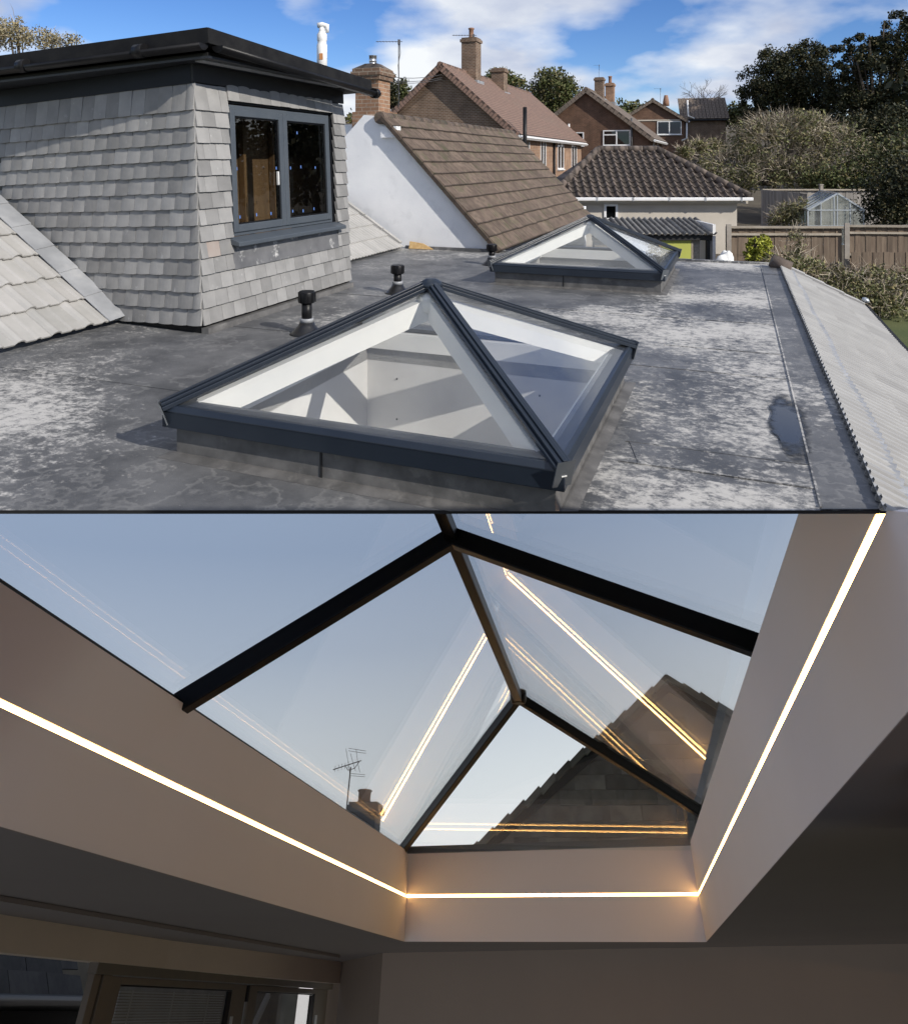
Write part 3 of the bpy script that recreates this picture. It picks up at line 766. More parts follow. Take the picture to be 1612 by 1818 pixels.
b.hexa([f(WX, OY - .012, 2.475), f(OX + .012, OY - .012, 2.475), f(OX - .03, OY + .03, 2.48), f(WX, OY + .03, 2.48)], [f(WX, OY, 2.615), f(OX, OY, 2.615), f(OX - .07, OY + .07, 2.622), f(WX, OY + .07, 2.622)])
b.build('roof_edge', M['black_felt'], DO, bevel=.006)
b = MB(); b.hexa([f(OX - .03, OY + .03, 2.48), f(OX + .012, OY - .012, 2.475), f(OX + .012, RY, 2.475), f(OX - .03, RY, 2.48)], [f(OX - .07, OY + .07, 2.622), f(OX, OY, 2.615), f(OX, RY, 2.615), f(OX - .07, RY, 2.622)])
b.build('roof_edge', M['black_felt'], DO, bevel=.006)
def gutter(pts, nm='gutter'):
    b = MB(); n = 7; r = .058
    ps = [Vector(p) for p in pts]; o = len(b.v)
    for i, p in enumerate(ps):
        d = (ps[min(i + 1, len(ps) - 1)] - ps[max(i - 1, 0)]).normalized(); sd = d.cross(Z3).normalized()
        if 0 < i < len(ps) - 1: sd = sd * 1.35
        for rr in (r, r - .006):
            for k in range(n):
                t = math.pi * k / (n - 1)
                b.v.append(tuple(p + sd * (rr * math.cos(t)) - Z3 * (rr * math.sin(t))))
    for i in range(len(ps) - 1):
        q = o + i * 2 * n
        for k in range(n - 1):
            b.f.append((q + k, q + k + 1, q + 2 * n + k + 1, q + 2 * n + k)); b.sm.append(True)
            b.f.append((q + n + k, q + 3 * n + k, q + 3 * n + k + 1, q + n + k + 1)); b.sm.append(True)
        for k in (0, n - 1):
            b.f.append((q + k, q + 2 * n + k, q + 3 * n + k, q + n + k)); b.sm.append(False)
    for q in (o, o + (len(ps) - 1) * 2 * n):
        b.f.append(tuple(q + k for k in range(n))); b.sm.append(False)
    g = b.build(nm, M['black'], DO)
    return g
g1 = gutter([(WX, OY - .035, 2.475), (OX - .02, OY - .035, 2.475)])
g2 = gutter([(OX + .045, OY + .06, 2.46), (OX + .045, RY + .05, 2.315)])
for xx in (-1.75, -.35):
    b = MB(); b.tube([(xx - .05, OY - .035, 2.475), (xx + .05, OY - .035, 2.475)], .064, 12); b.build('gutter_joint', M['black'], g1)
b = MB(); b.tube([(OX + .045, RY - .05, 2.31), (OX + .045, RY + .03, 2.31)], .062, 12); b.build('gutter_end', M['black'], g2)
# ------------------------------------------------------------------ white pump-like pipe on the dormer roof
fp = at(572, 107, 8.2)
t = thing('white_flue', 'slim white flue with bent head standing up behind the dark dormer roof', 'flue', fp)
MB().lathe((0, 0, -.25), [(.058, 0), (.058, .42), (.050, .435), (.050, .46), (.056, .475), (.056, .535), (.03, .58), (.026, .60)], 16).build('body', M['white_pl'], t)
MB().lathe((0, 0, .30), [(.026, 0), (.034, .02), (.034, .05), (.02, .075)], 12).build('neck', M['white_pl'], t)
MB().tube([(-.05, 0, .39), (.0, 0, .395), (.055, 0, .385), (.06, 0, .31)], [.03, .034, .03, .018], 10).build('bent_head', M['white_pl'], t)
MB().box(-.02, .02, -.06, -.0575, .0, .07).build('orange_mark', M['orange'], t)

# ================================================================== profiled tile roofs
def ptile(name, prof, L, th, mat, lift):
    """tile with a cross profile [(x, z)], length L up the slope; lower end lifted to ride over the course below"""
    b = MB(); vs = []
    for (x, z) in prof:
        vs += [(x, 0, z + lift), (x, L, z), (x, 0, z + lift - th), (x, L, z - th)]
    n = len(prof); fs = []
    for i in range(n - 1):
        a, c = i * 4, i * 4 + 4
        fs += [(a, c, c + 1, a + 1), (a + 2, a + 3, c + 3, c + 2), (a, a + 2, c + 2, c)]
    fs += [(0, 1, 3, 2), (n * 4 - 4, n * 4 - 2, n * 4 - 1, n * 4 - 3)]
    b.add(vs, fs)
    return b.mesh(name, mat)
def roof_frame(o, e, slope_dir, pitch):
    s = (slope_dir * math.cos(pitch) + Z3 * math.sin(pitch)).normalized(); e = e.normalized()
    return frame(o, e, s, e.cross(s))
def lay(parent, me, cols, rows, w, g, keep=None, jit=.003, name='tile'):
    for j in range(rows):
        for i in range(cols):
            if keep and not keep((i + .5) * w, (j + .5) * g): continue
            o = link(name, me, parent)
            o.location = (i * w, j * g + rnd.uniform(-jit, jit), rnd.uniform(-jit, jit) * .5)
            o.rotation_euler = (0, rnd.uniform(-.006, .006), rnd.uniform(-.004, .004))
# --- pale tiles left of the dormer
LP = math.radians(33)
p_e = h2w(LEFT_X, 0)
def left_roof(y0, label, cols, rows, w, g, prof, mat, keep=None, name='pitched_roof', lift=.03):
    o = h2w(LEFT_X + .02, y0, .035)
    t = thing(name, label, 'roof', matrix=roof_frame(o, V3, -U3, LP))
    lay(t, ptile('tile', prof, g + .06, .014, mat, lift), cols, rows, w, g, keep)
    return t
prof_roman = [(0, 0), (.02, .022), (.05, .03), (.08, .022), (.10, .002), (.19, .0), (.205, .012), (.225, .012), (.24, .0), (.33, .0)]
ly1 = w2h(*onz(225, 578).xy).y
LT = left_roof(ly1 - 5 * .33 - .05, 'pale grey profiled tile roof rising at the left edge beside the dormer', 5, 6, .33, .345, prof_roman, M['ltile'])
# backing boards and lead soaker against the dormer
MB().box(-.2, 5 * .33 + .05, .06, 2.2, -.035, -.016).build('under_felt', M['drip'], LT)
for i in range(6):
    b = MB(); y = i * .37 - .01; a = 5 * .33
    b.hexa([(a - .07, y, .028), (a + .13, y, .05), (a + .13, y + .40, .05), (a - .07, y + .40, .028)], [(a - .07, y - .01, .044), (a + .13, y - .01, .072), (a + .13, y + .395, .062), (a - .07, y + .395, .036)])
    b.build('lead_flashing', M['lead'], LT, bevel=.005)
# --- the same slope beyond the dormer
prof_rib = [(0, 0), (.015, .016), (.04, .016), (.055, 0), (.10, 0), (.115, .016), (.14, .016), (.155, 0), (.20, 0)]
sy0 = dc; sy0 = w2h(*onz(635, 462).xy).y - .9; sy1 = BACK_Y - .06
ncol = int((sy1 - sy0) / .2)
ST = left_roof(sy0, 'small strip of grey ribbed tiles between the dormer and the white gable', ncol, 5, .2, .33, prof_rib, M['ltile'], lift=.02)
MB().box(0, ncol * .2, .03, 1.6, -.035, -.016).build('under_felt', M['drip'], ST)
for i in range(4):
    MB().box(ncol * .2 - .03, ncol * .2 + .05, i * .42 + .08, i * .42 + .48, .02, .055).build('verge_cap', M['ltile'], ST)
MB().box(-.16, 0.005, -.01, 1.6, -.05, .03).build('side_flashing', M['lead'], ST)
# chipboard patch at the foot of the white gable
p = onz(745, 444)
t = thing('chipboard_patch', 'orange brown chipboard offcut at the foot of the white gable', 'board', h2w(w2h(p.x, p.y).x, BACK_Y - .09), HA)
b = MB(); b.hexa([(-.23, -.02, 0.01), (.22, -.02, 0.01), (.22, .0, 0.01), (-.23, .0, 0.01)], [(-.23, .02, .13), (.02, .02, .10), (.02, .035, .10), (-.23, .035, .13)]); b.build('board', M['ply'], t)
# --- the right hand slope
RPITCH = math.radians(26.0)
ro = h2w(RIGHT_X + 1.01, 0, -.49)
nearest = near_edge(RIGHT_X) - .12
ro = h2w(RIGHT_X + 1.01, nearest, -.49)
RT = thing('pitched_roof', 'pale grey ribbed tile slope falling away along the right edge', 'roof', matrix=roof_frame(ro, V3, -U3, RPITCH))
prof_r2 = [(0, 0)]
for k in range(3):
    x = k * .0933
    prof_r2 += [(x + .012, .002), (x + .030, .034), (x + .062, .034), (x + .080, .002)]
prof_r2 += [(.28, 0)]
rl = BACK_Y - nearest
lay(RT, ptile('tile', prof_r2, .43, .012, M['gtile'], .014), int(rl / .28), 3, .28, .368)
rl = int(rl / .28) * .28
MB().box(0, rl, .03, 1.1, -.035, -.014).build('under_felt', M['drip'], RT)
# lead dressed into the ribs along the top
b = MB(); nx = int(rl / .0175)
for i in range(nx + 1):
    x = i * .0175; ph = (x % .0933) / .0933; z = .034 * max(0, math.sin(math.pi * min(1, max(0, (ph - .1) / .8))))
    for y, zz in ((.99 + .012 * math.sin(x * 3), z + .018), (1.06, .18 * z + .022), (1.11, .024), (1.17, .02)):
        b.v.append((x, y, zz))
for i in range(nx):
    for k in range(3):
        b.f.append((i * 4 + k, i * 4 + 4 + k, i * 4 + 5 + k, i * 4 + 1 + k)); b.sm.append(True)
b.build('lead_flashing', M['lead'], RT)
MB().beam((0, -.03, .0), (rl, -.03, .0), .06, .05).build('eaves_gutter', M['black'], RT)
for i in range(4):
    y = i * .27 + .02
    b = MB(); b.hexa([(rl - .09, y, .005), (rl + .05, y, .005), (rl + .05, y + .3, .005), (rl - .09, y + .3, .005)], [(rl - .09, y, .075), (rl + .03, y, .075), (rl + .03, y + .28, .062), (rl - .09, y + .28, .062)])
    b.build('verge_tile', M['ltile'], RT, bevel=.008)
MB().box(rl - .10, rl + .035, 0, 1.1, -.06, .002).build('verge_board', M['drip'], RT)
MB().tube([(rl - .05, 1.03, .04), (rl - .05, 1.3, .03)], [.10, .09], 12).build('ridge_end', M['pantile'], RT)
MB().lathe((rl - .02, .02, .07), [(.02, 0), (.05, .02), (.05, .05), (.02, .07)], 10).build('end_bracket', M['alu'], RT)

bpy.context.view_layer.update()
def trim_group(t):
    n = Vector((0, CAMZ, EDGE_Y)).normalized(); p = Vector((0, EDGE_Y, -.003))
    for o in list(t.children):
        mw = o.matrix_world
        ds = [(mw @ Vector(c) - p).dot(n) for c in o.bound_box]
        if min(ds) >= 0: continue
        if max(ds) <= 0: bpy.data.objects.remove(o); continue
        o.data = o.data.copy(); inv = mw.inverted()
        bm = bmesh.new(); bm.from_mesh(o.data)
        bmesh.ops.bisect_plane(bm, geom=bm.verts[:] + bm.edges[:] + bm.faces[:], plane_co=inv @ p, plane_no=inv.to_3x3() @ n, clear_inner=True)
        bm.to_mesh(o.data); bm.free()
trim_group(RT)
# walls of the storey below and an unseen wall added to block the sun
MB().box(RIGHT_X + .75, RIGHT_X + .95, near_edge(RIGHT_X + .9) + .3, BACK_Y, -3.2, -.62).build('house_wall', M['wallplain'], FR)
MB().box(RIGHT_X - .4, RIGHT_X + .75, BACK_Y - .25, BACK_Y - .05, -3.2, -.3).build('house_wall', M['wallplain'], FR)
_w = thing('sun_block_wall', None, None, (2.35, 0, -3.0)); _w['kind'] = 'structure'
MB().prism([(0, -7, 0), (0, 3.72, 0), (0, 3.72, 2.8), (0, 3.17, 2.99), (0, 0.0, 3.0 + 3.17 * math.tan(SUN_EL) / -math.sin(SUN_AZ)), (0, -7, 3.0 + 3.17 * math.tan(SUN_EL) / -math.sin(SUN_AZ))], (.3, 0, 0)).build('brickwork', M['brick_o'], _w)

# ================================================================== neighbour: white gable and brown tile roof
g_l = h2w(w2h(*at(668, 205, 12.69).xy).x, BACK_Y, 2.30)
gx_e = w2h(*onz(887, 447).xy).x            # eaves end of the gable on the roof level
gx_r = w2h(at(668, 205, 12.69).x, at(668, 205, 12.69).y).x
NP = math.atan2(2.26, gx_e - gx_r)
NH = thing('neighbour_house', 'white rendered gable with long brown ribbed tile roof behind the flat roof', 'house', h2w(0, BACK_Y + .01, 0), HA)
b = MB(); b.prism([(gx_e + .25, 0, -3), (gx_e + .05, 0, 0), (gx_r, 0, 2.30), (gx_r - .35, 0, 2.33), (gx_r - 2.2, 0, .5), (gx_r - 2.2, 0, -3)], (0, .25, 0)); b.build('gable_wall', M['render_w'], NH)
NR = bpy.data.objects.new('roof', None); COL.objects.link(NR); NR.parent = NH
s_loc = Vector((-math.cos(NP), 0, math.sin(NP))); e_loc = Vector((0, 1, 0))
NR.matrix_local = frame(Vector((gx_e + .06, -.09, .02)), e_loc, s_loc, e_loc.cross(s_loc))
SL = 2.26 / math.sin(NP); ncourse = 11; ng = (SL + .02) / ncourse
prof_b = [(0, 0)]
for k in range(4):
    x = k * .085
    prof_b += [(x + .006, .020), (x + .045, .026), (x + .055, -.008), (x + .078, -.008)]
prof_b += [(.34, 0)]
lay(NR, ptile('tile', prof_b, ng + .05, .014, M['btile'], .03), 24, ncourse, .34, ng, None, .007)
NLEN = 24 * .34
MB().box(-.0, NLEN, .02, SL - .02, -.05, -.02).build('roof_boarding', M['drip'], NR)
b = MB()
for i in range(ncourse):
    b.box(-.03, .012, i * ng, i * ng + ng * .96, -.055, .012)
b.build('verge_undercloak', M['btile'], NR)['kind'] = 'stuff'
for i in range(19):
    b = MB(); x = i * .43
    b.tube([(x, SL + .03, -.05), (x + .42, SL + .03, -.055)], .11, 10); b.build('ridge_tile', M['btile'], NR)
MB().box(gx_r - .9, gx_r - .2, .26, NLEN, -3, 2.18).build('far_wall', M['render_w'], NH)
b = MB(); b.box(gx_r - .2, gx_e - .1, NLEN - .25, NLEN - .02, -3, .3); b.build('end_wall', M['render_w'], NH)
# chimney
CH = bpy.data.objects.new('chimney', None); COL.objects.link(CH); CH.parent = NH
cxc = gx_r - .30
CH.location = (cxc, .34, 2.06); CH.scale = (.80, .9, .93)
MB().box(-.42, .38, -.28, .32, -.2, .36).build('stack_base', M['brick_o'], CH)
MB().box(-.36, .22, -.24, .28, .36, .98).build('stack', M['brick_o'], CH)
b = MB(); b.box(-.41, .27, -.29, .33, .98, 1.06); b.box(-.44, .30, -.32, .36, 1.06, 1.14); b.box(-.41, .27, -.29, .33, 1.14, 1.20); b.build('corbel', M['brick1'], CH)
b = MB(); b.hexa([(-.40, -.28, 1.20), (.26, -.28, 1.20), (.26, .32, 1.20), (-.40, .32, 1.20)], [(-.2, -.1, 1.31), (.08, -.1, 1.31), (.08, .14, 1.31), (-.2, .14, 1.31)]); b.build('flaunching', M['pantile'], CH)
MB().lathe((-.07, .02, 1.27), [(.085, 0), (.085, .06), (.078, .065), (.085, .07), (.085, .13), (.078, .135), (.085, .14), (.085, .20), (.095, .205)], 16).build('flue_liner', M['steel'], CH)
MB().box(.40, .78, -.46, -.27, -.15, .06).build('lead_soaker', M['render_w'], CH)
# aerial on the chimney
def aerial(p, ht, label, s=1.0, rot=0.0):
    t = thing('tv_aerial', label, 'aerial', p, rot, 'tv aerials')
    MB().tube([(0, 0, 0), (0, 0, ht)], .018 * s, 6).build('mast', M['mast'], t)
    MB().tube([(-.75 * s, 0, ht * .97), (.12 * s, 0, ht * .97)], .011 * s, 5).build('boom', M['mast'], t)
    for k in range(7):
        x = -.7 * s + k * .1 * s
        MB().tube([(x, -.14 * s, ht * .97), (x, .14 * s, ht * .97)], .006 * s, 4).build('element', M['mast'], t)
    b = MB(); b.tube([(.02, 0, ht * .93), (.05 * s, 0, ht * .8), (-.02 * s, 0, ht * .62), (.0, 0, ht * .45)], .012 * s, 5); b.build('cable', M['black'], t)
    b = MB(); b.box(-.03 * s, .05 * s, -.03, .03, ht * .93, ht * 1.0); b.build('bracket', M['mast'], t)
aerial(at(708, 190, 15.0), 1.38, 'tall tv aerial on a mast beside the brick chimney of the white gable house', 0.62)

# ================================================================== terrain
def ground_z(x, y):
    k = [(11.5, -3.0), (15, -1.75), (18, -1.35), (26, -1.2), (34, -1.4), (50, -.3), (70, 2.2), (110, 6.5), (220, 15), (500, 26)]
    for (a, za), (b_, zb) in zip(k, k[1:]):
        if y <= b_:
            t = max(0, (y - a) / (b_ - a)); z = za + (zb - za) * t; break
    else: z = k[-1][1]
    return z - (1.0 if y < 16 else 0) * 0.0
ys = [12.2, 13.5, 15, 17, 20, 24, 29, 34, 42, 50, 60, 70, 90, 110, 150, 220, 330, 500]
xs = [-400, -200, -100, -60, -40, -28, -18, -10, -4, 0, 4, 7, 10, 14, 20, 28, 40, 60, 100, 200, 400]
b = MB(); vs = [(x, y, ground_z(x, y) + (rnd.uniform(-.05, .05) if y < 60 else rnd.uniform(-.5, .5))) for y in ys for x in xs]
n = len(xs); b.add(vs, [(j * n + i, j * n + i + 1, (j + 1) * n + i + 1, (j + 1) * n + i) for j in range(len(ys) - 1) for i in range(n - 1)], True)
b.add([(2.75, 3.6, -3), (400, 3.6, -3), (400, 10.2, -3), (6.75, 10.2, -3)], [(0, 1, 2, 3)]); pass
for x0_, x1_, y0_, y1_ in ((-2.6, 400, -300, 3.6), (-400, 400, 10.2, 12.2)):
    b.add([(x0_, y0_, -3.0), (x1_, y0_, -3.0), (x1_, y1_, -3.0 if y1_ < 12 else -2.77), (x0_, y1_, -3.0 if y1_ < 12 else -2.77)], [(0, 1, 2, 3)])
b.build('ground', M['soil'])['kind'] = 'structure'
# small lawn low on the right
lw = at(1590, 575, 13.6)
b = MB(); b.hexa([(lw.x - 1.2, lw.y - 1.6, lw.z - .3), (lw.x + 4, lw.y - 1.6, lw.z - .3), (lw.x + 4, lw.y + 1.0, lw.z - .3), (lw.x - 1.2, lw.y + 1.0, lw.z - .3)],
                 [(lw.x - 1.2, lw.y - 1.6, lw.z - .06), (lw.x + 4, lw.y - 1.6, lw.z - .06), (lw.x + 4, lw.y + 1.0, lw.z + .08), (lw.x - 1.2, lw.y + 1.0, lw.z + .08)])
b.build('lawn', M['grass'])['kind'] = 'structure'

# ================================================================== brick houses behind
def win(parent, c, ex, ez, nrm, w, h, lights=2, transom=False, sill=True):
    """a white window lying in the plane (ex, ez); c is its centre"""
    wo = bpy.data.objects.new('window', None); COL.objects.link(wo); wo.parent = parent
    wo.matrix_local = frame(Vector(c), Vector(ex), -Vector(nrm), Vector(ez)) if Vector(ex).cross(-Vector(nrm)).dot(Vector(ez)) > 0 else frame(Vector(c), -Vector(ex), -Vector(nrm), Vector(ez))
    t = .07
    b = MB()
    def rf(x0, x1, z0, z1, tt):
        b.box(x0, x0 + tt, -.03, .03, z0, z1); b.box(x1 - tt, x1, -.03, .03, z0, z1); b.box(x0 + tt, x1 - tt, -.03, .03, z0, z0 + tt); b.box(x0 + tt, x1 - tt, -.03, .03, z1 - tt, z1)
    rf(-w / 2, w / 2, -h / 2, h / 2, t)
    step = w / lights
    for k in range(1, lights): b.box(-w / 2 + k * step - .045, -w / 2 + k * step + .045, -.035, .02, -h / 2 + t, h / 2 - t)
    if transom: b.box(-w / 2 + t, w / 2 - step if lights > 1 else w / 2 - t, -.034, .02, h * .16, h * .16 + .08)
    b.build('frame', M['upvc'], wo)
    MB().box(-w / 2 + t, w / 2 - t, -.006, .006, -h / 2 + t, h / 2 - t).build('pane', M['pane_dark'], wo)
    MB().box(-w / 2 + t, w / 2 - t, .04, .05, -h / 2 + t, h / 2 - t).build('dark_room', M['darkroom'], wo)
    if sill: MB().box(-w / 2 - .05, w / 2 + .05, -.09, .0, -h / 2 - .06, -h / 2 - .002).build('sill', M['upvc'], wo)
    return wo
def stack(parent, loc, w, d, h, mat, pots=1, name='chimney'):
    c = bpy.data.objects.new(name, None); COL.objects.link(c); c.parent = parent; c.location = loc
    MB().box(-w / 2, w / 2, -d / 2, d / 2, -.8, h).build('stack', mat, c)
    MB().box(-w / 2 - .06, w / 2 + .06, -d / 2 - .06, d / 2 + .06, h - .22, h - .08).build('corbel', mat, c)
    for k in range(pots):
        MB().lathe(((k - (pots - 1) / 2) * .4, 0, h), [(.14, 0), (.12, .1), (.115, .42), (.15, .45), (.15, .5), (.1, .52)], 12).build('pot', M['clay'], c)
    MB().box(-w / 2 - .12, w / 2 + .12, -d / 2 - .12, d / 2 + .12, -.9, -.25).build('flashing', M['lead'], c)
    return c
def gable_house(label, apex, half, rise, length, eave_drop, wall_m, roof_m, rotz, over=.3, side_over=.35):
    """local frame: gable faces -y, ridge runs +y; apex given in world"""
    gz = ground_z(apex.x, apex.y) - .6
    t = thing('brick_house', label, 'house', (apex.x, apex.y, gz), rotz)
    za = apex.z - gz; ze = za - rise
    b = MB(); b.prism([(-half, 0, 0), (half, 0, 0), (half, 0, ze), (0, 0, za - .06), (-half, 0, ze)], (0, length, 0)); b.build('wall', wall_m, t)
    ps = math.atan2(rise, half); sl = math.hypot(rise, half) + side_over
    for sgn in (1, -1):
        r = bpy.data.objects.new('roof', None); COL.objects.link(r); r.parent = t
        s = Vector((-sgn * math.cos(ps), 0, math.sin(ps))); e = Vector((0, sgn, 0))
        o = Vector((sgn * (half + side_over * math.cos(ps)), -over if sgn > 0 else length + over, ze - side_over * math.sin(ps)))
        r.matrix_local = frame(o, e, s, e.cross(s))
        b = MB(); b.box(0, length + 2 * over, 0, sl, .02, .12); b.build('roof_slope', roof_m, r)
        b = MB()
        x = 0.0
        b.box(-.03 if sgn > 0 else length + 2 * over - .09, .09 if sgn > 0 else length + 2 * over + .03, -.02, sl, -.16, .02); b.build('barge_board', roof_m, r)
        b = MB(); b.box(0, length + 2 * over, -.14, 0.0, -.06, .06); b.build('gutter', M['upvc'], r)
    nrt = int((length + 2 * over) / .9)
    for i in range(nrt):
        y = -over + i * (length + 2 * over) / nrt
        MB().tube([(0, y, za + .06), (0, y + (length + 2 * over) / nrt - .02, za + .06)], .14, 8).build('ridge_tile', roof_m, t)
    return t, za, ze
# nearest brick house
H1A = at(785, 118, 33.0)
h1, za, ze = gable_house('brown brick gable house with reddish tile roof and two chimneys', H1A, 3.35, 2.95, 14.8, 0, M['brick1'], M['rtile1'], HA)
for yy, w in ((1.9, 1.15), (5.1, 1.1), (9.0, 1.5), (12.6, 1.5)):
    win(h1, (3.37, yy, ze - 1.0), (0, 1, 0), (0, 0, 1), (1, 0, 0), w, 1.5, 2, False)
MB().box(3.352, 3.37, 0.02, 14.78, ze - 2.4, ze - .05).build('side_brickwork', M['brick_o'], h1)
MB().tube([(3.45, 7.2, ze - .1), (3.45, 7.2, 0.3)], .06, 8).build('downpipe', M['black'], h1)
stack(h1, (.25, 3.2, za - .1), .75, .75, 1.85, M['brick1'])
stack(h1, (.4, 7.3, za - .3), .7, .7, 1.05, M['brick1'], 0)
MB().tube([(3.9, -.2, ze - 2), (3.9, -.2, ze + 1.0)], .09, 8).build('soil_pipe', M['black'], h1)
aerial(at(840, 132, 35.5), 1.95, 'thin tv aerial beside the chimney of the nearest brick house', 1.35)
# second brick house
H2A = at(1041, 160, 48.0)
h2, za, ze = gable_house('dark brick gable house with white windows and two slim chimneys', H2A, 4.0, 3.1, 8.5, 0, M['brick2'], M['rtile2'], HA)
win(h2, (1.95, -.03, ze - .05), (1, 0, 0), (0, 0, 1), (0, -1, 0), 1.75, 1.0, 2, True)
win(h2, (-.55, -.03, ze - .1), (1, 0, 0), (0, 0, 1), (0, -1, 0), .75, .9, 1, False)
for yy in (2.6, 5.0): win(h2, (4.02, yy, ze - 1.0), (0, 1, 0), (0, 0, 1), (1, 0, 0), 1.0, 1.4, 1)
stack(h2, (.3, 3.2, za - .1), .6, .6, 1.25, M['brick1'], 0)
stack(h2, (.55, 6.2, za - .1), .6, .6, 1.15, M['brick_o'], 1)
MB().tube([(-1.15, -.1, ze - .1), (-1.15, -.1, ze + .9)], .07, 8).build('white_pipe', M['upvc'], h2)
MB().tube([(2.9, -.12, ze - 1.4), (2.9, -.12, ze + 1.2)], .06, 8).build('downpipe', M['mast'], h2)
# third house, with a lower tiled wing
H3A = at(1158, 178, 66.0)
h3, za, ze = gable_house('farthest brown brick gable house with wide dark window and lower tiled wing', H3A, 2.75, 1.75, 9, 0, M['brick2'], M['rtile2'], math.radians(-12))
win(h3, (1.45, -.04, ze - .75), (1, 0, 0), (0, 0, 1), (0, -1, 0), 2.1, 1.2, 2)
MB().box(-1.6, 2.75, -.06, -.01, ze - .12, ze).build('string_course', M['cream'], h3)
b = MB(); b.box(2.8, 6.3, .3, 5.5, 0, ze + .15); b.build('wing_wall', M['brick1'], h3)
wr = bpy.data.objects.new('wing_roof', None); COL.objects.link(wr); wr.parent = h3
pw = math.radians(38); s = Vector((0, math.cos(pw), math.sin(pw))); e = Vector((1, 0, 0))
wr.matrix_local = frame(Vector((2.4, -.1, ze - .05)), e, s, e.cross(s))
b = MB()
for k in range(13):
    b.box(k * .32, k * .32 + .29, 0, 3.3, .02, .12 + .02 * (k % 2))
b.build('tile_row', M['rtile2'], wr)['kind'] = 'stuff'
MB().box(0, 4.16, 0, 3.32, -.06, .018).build('roof_boarding', M['drip'], wr)
MB().box(0, 4.2, -.12, 0, -.05, .05).build('gutter', M['frame_dark'], wr)
MB().tube([(2.95, -.12, ze - .1), (2.95, -.12, ze - 1.7), (2.5, -.12, ze - 1.9)], .08, 8).build('white_downpipe', M['upvc'], h3)
MB().tube([(3.0, -.12, ze + 1.7), (3.05, -.12, ze + .3), (3.6, -.12, ze + .05)], .08, 8).build('white_vent', M['upvc'], h3)
MB().lathe((1.35, 2.5, za - .35), [(.3, 0), (.28, .4), (.2, .8), (.16, 1.0)], 10).build('pot', M['clay'], h3)
# slim aerials on the roofs
aerial(at(1063, 150, 50), 1.35, 'thin aerial rod above the dark brick gable house', 0.5)
aerial(at(1172, 182, 67), 1.3, 'thin aerial above the farthest brick house', 0.8)

# ================================================================== outbuilding with pantile hip roof
OBD = 22.0
e0 = at(1012, 352, OBD); e1 = at(1330, 349, OBD); ow = e1.x - e0.x
OB = thing('outbuilding', 'cream outbuilding with hipped dark pantile roof and white gutter', 'outbuilding', (e0.x, OBD, ground_z(e0.x, OBD) - .3))
oz = e0.z - OB.location.z
rx0 = at(1062, 268, OBD + 2.2).x - e0.x; rx1 = at(1166, 268, OBD + 2.2).x - e0.x
rz_ = at(1100, 268, OBD + 2.2).z - e0.z
opitch = math.atan2(rz_, 2.2); osl = math.hypot(rz_, 2.2)
b = MB(); b.box(.15, ow - .28, .25, 4.2, 0, oz - .06); b.build('wall', M['cream'], OB)
MB().box(.0, ow - .02, .06, .25, oz - .16, oz - .02).build('soffit', M['cream'], OB)
orf = bpy.data.objects.new('roof', None); COL.objects.link(orf); orf.parent = OB
s = Vector((0, math.cos(opitch), math.sin(opitch))); e = Vector((1, 0, 0))
PT_W = .235; PT_G = .265
orf.matrix_local = frame(Vector((-.62, -.02, oz)), e, s, e.cross(s))
prof_p = [(0, -.01), (.04, -.022), (.085, -.018), (.12, .016), (.155, .058), (.19, .058), (.225, .016), (.245, -.004)]
def keep_o(x, y):
    t = y / osl; xl = (-.0 + .62) * 0 + t * (rx0 + .62) ; xr = ow + .62 - t * (ow - rx1)
    return xl - .08 < x < xr - .05
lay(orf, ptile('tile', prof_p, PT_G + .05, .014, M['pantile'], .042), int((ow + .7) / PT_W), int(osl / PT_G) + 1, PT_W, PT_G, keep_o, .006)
b = MB(); b.prism([(.05, .02, -.05), (ow + .58, .02, -.05), (rx1 + .62, osl, -.05), (rx0 + .62, osl, -.05)], (0, 0, .012)); b.build('roof_boarding', M['drip'], orf)
def hip(p, q, n):
    p = Vector(p); q = Vector(q)
    for i in range(n):
        a = p.lerp(q, i / n); c = p.lerp(q, (i + .97) / n)
        MB().tube([a, c], .115, 8).build('ridge_tile', M['pantile'], OB)
A_ = Vector((rx0, 2.2, oz + rz_ + .06)); B_ = Vector((rx1, 2.2, oz + rz_ + .06))
hip(A_, B_, 4); hip(Vector((ow + .02, -.0, oz + .06)), B_, 9); hip(Vector((-.62, 0, oz + .04)), A_, 7)
b = MB(); b.add([(ow + .02, 0, oz), (ow + .02, 4.4, oz), tuple(B_), tuple(A_), (-.6, 4.4, oz), (-.6, 0, oz)], [(0, 1, 2), (1, 4, 3, 2), (4, 5, 3)]); b.build('rear_slopes', M['pantile'], OB)
b = MB(); b.box(-.4, ow + .06, -.16, -.05, oz - .07, oz + .03); b.build('gutter', M['upvc'], OB, bevel=.02)
for k in range(5): MB().box(ow * (.14 + .2 * k), ow * (.14 + .2 * k) + .05, -.17, -.04, oz - .08, oz + .035).build('gutter_bracket', M['lead'], OB)
win(OB, (at(1087, 372, OBD).x - e0.x, .23, oz - .43), (1, 0, 0), (0, 0, 1), (0, -1, 0), .42, .5, 1)
